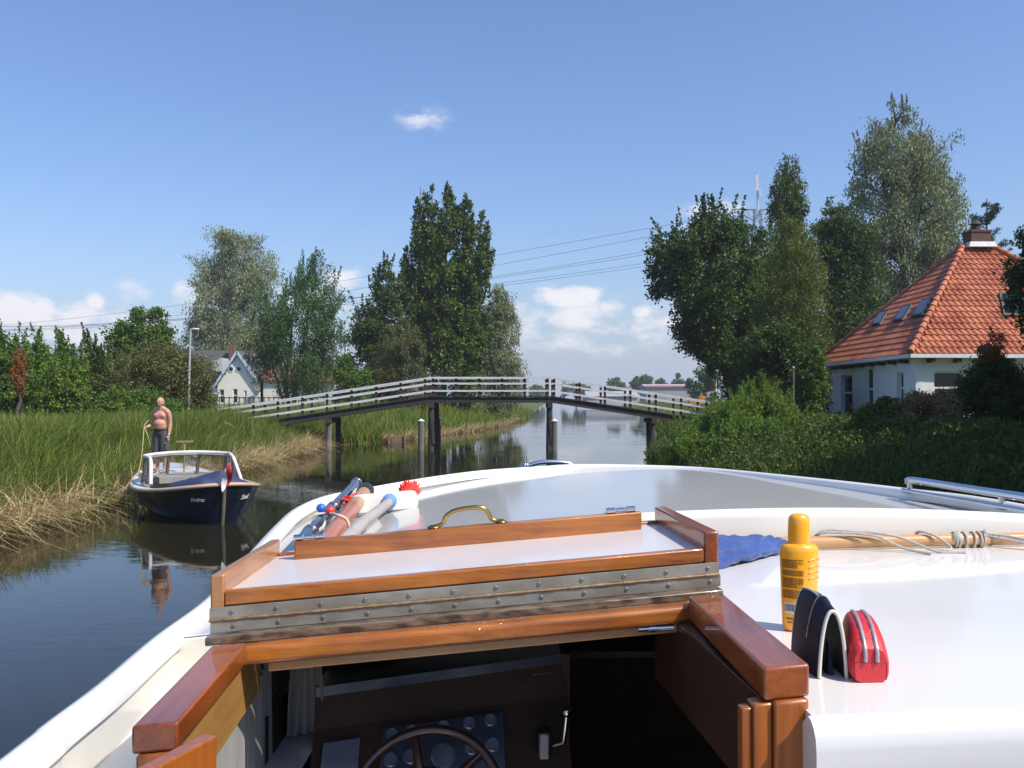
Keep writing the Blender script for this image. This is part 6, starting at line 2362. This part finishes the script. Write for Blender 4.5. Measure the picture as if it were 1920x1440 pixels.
# windscreen: white hoop, grey frame, panes
base = [B(2.05, -.86, .62), B(2.55, -.85, .62), B(3.15, -.80, .64), B(3.40, -.30, .68), B(3.40, .30, .68), B(3.15, .80, .64), B(2.55, .85, .62), B(2.05, .86, .62)]
topz = [.66, 1.08, 1.10, 1.13, 1.13, 1.10, 1.08, .66]
topp = [V(q.x, q.y, z) for q, z in zip(base, topz)]
topp[1] = B(2.45, -.79, 1.08)
topp[2] = B(2.98, -.80, 1.10)
topp[3] = B(3.20, -.30, 1.13)
topp[4] = B(3.20, .30, 1.13)
topp[5] = B(2.98, .80, 1.10)
topp[6] = B(2.45, .79, 1.08)
mb = MB()
mb.tube(spline([base[0] + V(0, 0, -.02), base[0].lerp(topp[1], .35), base[0].lerp(topp[1], .85), topp[1].lerp(topp[2], .25), topp[2], topp[3], topp[4], topp[5], topp[6].lerp(topp[5], .25), base[7].lerp(topp[6], .85), base[7].lerp(topp[6], .35), base[7] + V(0, 0, -.02)], 5), .036, 10)
mb.build('windscreen_hoop', M['rail_white'], sloop, smooth=60)
fr = mat('windscreen_frame', (0.20, 0.185, 0.17), (0.15, 0.14, 0.13), rough=.6)
mb = MB()
for q, t in zip(base[1:7], topp[1:7]):
    mb.tube([q + V(0, 0, -.04), t], .035, 6)
for i in range(1, 6):
    mb.tube([base[i] + V(0, 0, .0), base[i + 1] + V(0, 0, .0)], .035, 6)
    mb.tube([topp[i] + V(0, 0, -.045), topp[i + 1] + V(0, 0, -.045)], .03, 6)
mb.tube([base[0], base[1]], .03, 6)
mb.tube([base[6], base[7]], .03, 6)
mb.build('windscreen_frame', fr, sloop, smooth=50)
def clear_glass():
    m, nt, b = newmat('clear_glass')
    N, L = nt.nodes.new, nt.links.new
    t = N('ShaderNodeBsdfTransparent')
    t.inputs[0].default_value = (.88, .90, .88, 1)
    gl = N('ShaderNodeBsdfGlossy')
    gl.inputs['Roughness'].default_value = .03
    mx = N('ShaderNodeMixShader')
    mx.inputs[0].default_value = .09
    L(t.outputs[0], mx.inputs[1])
    L(gl.outputs[0], mx.inputs[2])
    L(mx.outputs[0], nt.nodes['Material Output'].inputs[0])
    return m
cg = clear_glass()
for i in range(1, 6):
    mb = MB()
    mb.prism([base[i], base[i + 1], topp[i + 1], topp[i]], V(0, .006, 0))
    mb.build('windscreen_pane', cg, sloop, smooth=0)
for a, b, c in ((base[0], base[1], topp[1]), (base[7], base[6], topp[6])):
    mb = MB()
    mb.prism([a, b, c], V(0, .006, 0))
    mb.build('windscreen_pane', cg, sloop, smooth=0)
# name on both quarters
def hull_pt(s, side, z):
    u = s / SL
    hb = half_beam(u)
    zs = sheer(u)
    vv = (z + .32) / (zs + .32)
    return B(s + .20 * (1 - vv) * (1 - u) ** 3, side * (hb * (.04 + .96 * vv ** .42) + .03), z)
def hull_text(txt, side, s_start, s_end, z, size):
    cu = bpy.data.curves.new('name_text', 'FONT')
    cu.body = txt
    cu.size = 1
    cu.extrude = .03
    cu.shear = .3
    cu.space_character = .92
    to = bpy.data.objects.new('tmp', cu)
    COL.objects.link(to)
    bpy.context.view_layer.update()
    me = bpy.data.meshes.new_from_object(to.evaluated_get(bpy.context.evaluated_depsgraph_get()))
    bpy.data.objects.remove(to)
    co = np.zeros(len(me.vertices) * 3)
    me.vertices.foreach_get('co', co)
    co = co.reshape(-1, 3)
    w = co[:, 0].max()
    vs_ = []
    for (x, y, zz) in co:
        s = s_start + (s_end - s_start) * x / w
        p = hull_pt(s, side, z + y * size)
        vs_.append(p + sp_ * side * (zz * .1))
    fs = [tuple(p.vertices) for p in me.polygons]
    mb = MB()
    mb.add(vs_, fs)
    bpy.data.meshes.remove(me)
    return mb.build('boat_name', M['rail_white'], sloop, smooth=0, fix=False)
hull_text('Beint', -1, .30, .09, .42, .10)
hull_text('Soal', 1, .12, .32, .42, .12)
# flag on its staff
fs0, fs1 = B(.02, 0, .70), B(-.12, -.0, 1.14)
mb = MB()
mb.tube([fs0, fs1], .012, 8)
mb.ell(fs1, .02, 8, 6)
ffl = thing('ensign', 'small red white and blue flag hanging slack from a staff at the stern', 'flag', fs0)
mb.build('staff', M['bridge_dark'], ffl, smooth=60)
cols = [('red_stripe', (0.50, 0.015, 0.03)), ('white_stripe', (0.80, 0.77, 0.78)), ('blue_stripe', (0.02, 0.06, 0.26))]
# hanging slack: the fly edge drops, so the stripes run down beside each other
top0 = fs1 + V(0, -.01, -.02)
def flagpt(a, b):
    """a across the stripes (0 at the head), b along the fly (0 at the staff)"""
    w = math.sin(math.pi * (.12 + .76 * b))
    x = (.46 - a) * .30 * w
    y = .0
    if a > 2 / 3:
        x = (.46 - 2 / 3) * .30 * w + (a - 2 / 3) * .32 * w
        y = .05 * w
        a = 2 / 3 - (a - 2 / 3) * .6
    return fs1 + V(x - .02 * b, y - .05 - .03 * math.sin(5 * b + 4 * a), -.03 - .24 * a * (1 - .35 * b) - .40 * b)
for k, (nm, c) in enumerate(cols):
    mb = MB()
    rows = []
    for i in range(6):
        a = (k + i / 5) / 3
        rows.append([flagpt(a, b / 14) for b in range(15)])
    mb.sheet(rows, (0.002, .003, 0))
    mb.build(nm, mat(nm, c, rough=.8), ffl, smooth=60)
# blue tarpaulin with its cords
rows = []
rngt = np.random.default_rng(9)
for i in range(17):
    s = .25 + 2.0 * i / 16
    u = s / SL
    row = []
    hb = half_beam(u) - .12
    for k in range(13):
        t = -1 + 2 * k / 12
        lim = 1.0 if t > 0 else (.45 if s > 1.2 else .95)
        edge = 1 - abs(t) ** 3
        z = sheer(u) + .03 + edge * (.16 + .06 * math.sin(3 * s + 2 * t) + .05 * math.sin(7 * t + s * 2)) * (1 - .5 * (i / 16 > .93)) * (1 if i > 0 else .2)
        row.append(B(s, t * hb * 1.0 if t > 0 else t * hb * lim, z))
    rows.append(row)
mb = MB()
mb.sheet(rows, (0, 0, -.015))
tarp = mb.build('tarpaulin', mat('navy_tarp', (0.022, 0.032, 0.085), (0.03, 0.045, 0.11), rough=.7, scale=6, bump=.5, bscale=18), None, smooth=60)
tag(tarp, 'dark blue tarpaulin bundled over the after part of the sloop', 'tarpaulin')
mb = MB()
for s in (.75, 1.35):
    u = s / SL
    hb = half_beam(u)
    mb.tube(spline([B(s, .55 * hb, sheer(u) + .22), B(s + .05, .8 * hb, sheer(u) + .16), B(s + .02, hb + .02, sheer(u) + .02)], 5), .010, 6)
    mb.tube(spline([B(s, -.35 * hb, sheer(u) + .24), B(s - .05, -.7 * hb, sheer(u) + .17), B(s + .02, -hb + .02, sheer(u) + .02)], 5), .010, 6)
mb.build('cords', cord_m, tarp, smooth=60)
# T-handled wooden pole standing behind the windscreen
q0 = P(345, 880, 19.3)
q0 = V(q0.x, 19.3, .62)
q1 = P(346, 829, 19.3)
tp = thing('scrubber_pole', 'wooden pole with cross piece standing upright on the sloop foredeck', 'pole', q0)
wmx = mat('pole_pale', (0.42, 0.28, 0.15), (0.34, 0.22, 0.11), rough=.6)
mb = MB()
mb.tube([q0, q1], .022, 8)
mb.build('pole', wmx, tp, smooth=60)
mb = MB()
mb.bar(q1 + V(-.17, 0, .01), q1 + V(.18, 0, .015), .06, .035)
mb.build('cross_piece', wmx, tp, smooth=0)
# small white fairlead and bow fittings
mb = MB()
for (u, v, Y) in ((263, 905, 18.6),):
    c = P(u, v, Y)
    mb.tube([c, c + V(0, 0, .22)], .035, 8)
    mb.tube([c + V(-.06, 0, .16), c + V(.06, 0, .16)], .025, 8)
mb.tube([B(4.0, .45, .72), B(4.0, .45, .98), B(4.35, .30, 1.02), B(4.35, .30, .76)], .016, 6)
mb.tube([B(4.0, .45, .85), B(4.35, .30, .88)], .014, 6)
mb.build('bow_fitting', M['rail_white'], sloop, smooth=60)

# ---- the man
FX = P(301, 893, 19.4)
foot = V(FX.x, 19.4, .66)
sc_ = (P(0, 745, 19.4).z - foot.z) / 1.72
fwd = V(-.22, -1, 0).normalized()
lft = V(-fwd.y, fwd.x, 0)
if lft.x < 0:
    lft = -lft
def Q(x, y, z):
    """x to his left, y forward, z up from the soles of a 1.72 m man"""
    return foot + (lft * x * .92 + fwd * y + V(0, 0, z)) * sc_
man = thing('person', 'shirtless bald man in dark grey knee shorts standing on the sloop holding a line', 'person', foot)
def remeshed(mb, name, mt, parent, vox, smooth_it=6):
    o = mb.build('tmp', mt, parent, smooth=180)
    r = o.modifiers.new('r', 'REMESH')
    r.mode = 'VOXEL'
    r.voxel_size = vox
    s = o.modifiers.new('s', 'SMOOTH')
    s.factor = .5
    s.iterations = smooth_it
    bpy.context.view_layer.update()
    me = bpy.data.meshes.new_from_object(o.evaluated_get(bpy.context.evaluated_depsgraph_get()))
    off = o['_o']
    bpy.data.objects.remove(o)
    me.name = name
    me.polygons.foreach_set('use_smooth', [True] * len(me.polygons))
    n = bpy.data.objects.new(name, me)
    COL.objects.link(n)
    n.parent = parent
    n['_o'] = off
    return n
rot_b = Matrix((tuple(lft), tuple(-fwd), (0, 0, 1))).transposed()
def el(mb, x, y, z, rx, ry, rz):
    mb.ell(Q(x, y, z), (rx * sc_, ry * sc_, rz * sc_), 18, 12, rot_b)
def tb(mb, pts, rr, n=12):
    mb.tube([Q(*p) for p in pts], [r * sc_ for r in rr], n)
mb = MB()
for s in (-1, 1):
    tb(mb, [(s * .10, .0, .03), (s * .10, -.015, .10), (s * .105, -.03, .28), (s * .105, -.015, .36), (s * .10, .01, .48), (s * .098, .01, .62), (s * .092, 0, .80), (s * .085, 0, .92)], [.042, .038, .052, .058, .056, .068, .086, .09])
    el(mb, s * .105, .07, .035, .042, .12, .032)
el(mb, 0, 0, .93, .165, .115, .11)
el(mb, 0, .02, 1.06, .148, .128, .13)
el(mb, 0, .03, 1.12, .145, .130, .12)
el(mb, 0, .0, 1.27, .155, .112, .15)
el(mb, -.075, .055, 1.30, .085, .06, .07)
el(mb, .075, .055, 1.30, .085, .06, .07)
el(mb, 0, -.02, 1.38, .150, .080, .075)
for s in (-1, 1):
    el(mb, s * .170, -.01, 1.385, .056, .058, .062)
    tb(mb, [(s * .04, -.01, 1.47), (s * .10, -.015, 1.435), (s * .18, -.01, 1.40)], [.055, .058, .055])
tb(mb, [(0, -.02, 1.40), (0, .0, 1.48), (0, .02, 1.55)], [.068, .058, .055])
# head
el(mb, 0, .02, 1.625, .076, .094, .098)
el(mb, 0, .045, 1.575, .060, .065, .068)
el(mb, 0, .085, 1.548, .030, .025, .022)
tb(mb, [(0, .112, 1.635), (0, .128, 1.600)], [.012, .016], 8)
el(mb, 0, .104, 1.648, .045, .015, .011)
el(mb, 0, .103, 1.572, .024, .012, .006)
for s in (-1, 1):
    el(mb, s * .079, .01, 1.615, .012, .022, .032)
    el(mb, s * .038, .088, 1.598, .022, .016, .018)
# right arm, elbow back, hand out to the side holding the line
tb(mb, [(-.185, -.01, 1.40), (-.215, -.04, 1.30), (-.215, -.07, 1.15), (-.235, -.03, 1.10), (-.285, .08, 1.06), (-.305, .13, 1.045)], [.052, .050, .042, .043, .036, .028])
# left arm hanging
tb(mb, [(.19, -.01, 1.40), (.225, -.02, 1.29), (.240, -.03, 1.14), (.245, -.02, 1.08), (.245, .02, .92), (.24, .03, .87)], [.054, .051, .043, .044, .036, .028])
# hands: palm, four fingers, thumb
el(mb, -.318, .155, 1.035, .026, .042, .034)
for k in range(4):
    z = 1.058 - .018 * k
    tb(mb, [(-.322, .185, z), (-.330, .212 - .004 * abs(k - 1), z), (-.312, .222 - .004 * abs(k - 1), z - .004), (-.296, .205, z - .006)], [.0095, .009, .009, .008], 8)
tb(mb, [(-.30, .15, 1.06), (-.288, .178, 1.072), (-.292, .205, 1.068)], [.011, .010, .009], 8)
el(mb, .240, .035, .825, .022, .040, .048)
for k in range(4):
    y = .062 - .018 * k
    ln = (.072, .082, .078, .062)[k]
    tb(mb, [(.240, y, .80), (.238, y + .006, .80 - ln * .55), (.228, y + .008, .80 - ln)], [.0095, .009, .008], 8)
tb(mb, [(.232, .06, .85), (.222, .085, .82), (.220, .088, .79)], [.011, .010, .009], 8)
skin = mat('sunburnt_skin', (0.58, 0.31, 0.22), (0.50, 0.24, 0.165), rough=.5, scale=5, spec=.4)
remeshed(mb, 'body', skin, man, .0085, 4)
# hair: short grey fringe round the back of the bald head
mb = MB()
for k in range(120):
    a = R(-205 + 230 * k / 119)
    for z_ in range(3):
        zz = 1.585 + .022 * z_
        r1, r2 = .079, .098
        mb.tube([Q(r1 * math.cos(a), .02 + r2 * math.sin(a), zz), Q(r1 * 1.06 * math.cos(a), .02 + r2 * 1.06 * math.sin(a), zz - .018)], .0055 * sc_, 4)
mb.build('hair', mat('grey_hair', (0.35, 0.32, 0.29), rough=.8), man, smooth=60)
mb = MB()
for s in (-1, 1):
    mb.ell(Q(s * .031, .105, 1.628), .009 * sc_, 8, 6)
mb.build('eyes', M['rubber'], man, smooth=60)
# shorts and belt
mb = MB()
for s in (-1, 1):
    tb(mb, [(s * .105, .0, .40), (s * .105, .0, .55), (s * .10, 0, .72), (s * .092, 0, .86), (s * .07, 0, .96)], [.098, .102, .108, .112, .10], 16)
    mb.box(Q(s * .195, .03, .60), (.05, .13, .16), rot_b)
el(mb, 0, 0, .93, .182, .135, .10)
shorts = remeshed(mb, 'shorts', mat('grey_cotton', (0.060, 0.058, 0.066), (0.085, 0.082, 0.09), rough=.9, scale=12, bump=.3, bscale=60), man, .011, 5)
mb = MB()
mb.tube([Q(.168 * math.cos(2 * math.pi * k / 28), .01 + .130 * math.sin(2 * math.pi * k / 28), .99) for k in range(29)], .022 * sc_, 6, cap=False)
mb.build('belt', M['post_brown'], man, smooth=60)
mb = MB()
mb.tube([Q(.243 + .034 * math.cos(2 * math.pi * k / 16), .028 + .034 * math.sin(2 * math.pi * k / 16), .885) for k in range(17)], .010 * sc_, 6, cap=False)
mb.build('wrist_watch', M['chrome'], man, smooth=60)
mb = MB()
for s in (-1, 1):
    el(mb, s * .105, .065, .012, .050, .135, .014)
    tb(mb, [(s * .105 - .05, .10, .03), (s * .105, .09, .072), (s * .105 + .05, .10, .03)], [.014, .014, .014], 6)
mb.build('sandals', M['bridge_dark'], man, smooth=60)
# the line in his hand
hp_ = Q(-.312, .205, 1.05)
ln = thing('mooring_line', 'thin yellowish line running from the hand of the man down to the water', 'rope', hp_)
mb = MB()
e_ = P(258, 880, 19.0)
mb.tube(spline([Q(-.25, .12, 1.20), Q(-.30, .20, 1.10), hp_, hp_.lerp(V(e_.x, 19.0, .62), .5) + V(.02, 0, -.05), V(e_.x, 19.0, .62), V(e_.x - .05, 18.9, .25), V(e_.x - .06, 18.9, -.1)], 6), .010, 6)
mb.tube(spline([hp_, hp_ + V(.08, 0, -.2), hp_ + V(.10, .1, -.45)], 5), .010, 6)
mb.build('line', mat('yellow_line', (0.50, 0.44, 0.22), (0.40, 0.35, 0.17), rough=.8), ln, smooth=60)

# ================================================================= the air over the land
m, nt, bs = newmat('hazy_air')
nt.nodes.remove(bs)
pv = nt.nodes.new('ShaderNodeVolumePrincipled')
pv.inputs['Color'].default_value = (0.86, 0.90, 1.0, 1)
pv.inputs['Density'].default_value = 0.00042
pv.inputs['Anisotropy'].default_value = 0.1
nt.links.new(pv.outputs[0], nt.nodes['Material Output'].inputs['Volume'])
mb = MB()
mb.box((0, 270, 22.3), (1000, 740, 52))
kind(mb.build('haze', m, None, smooth=0), 'stuff')
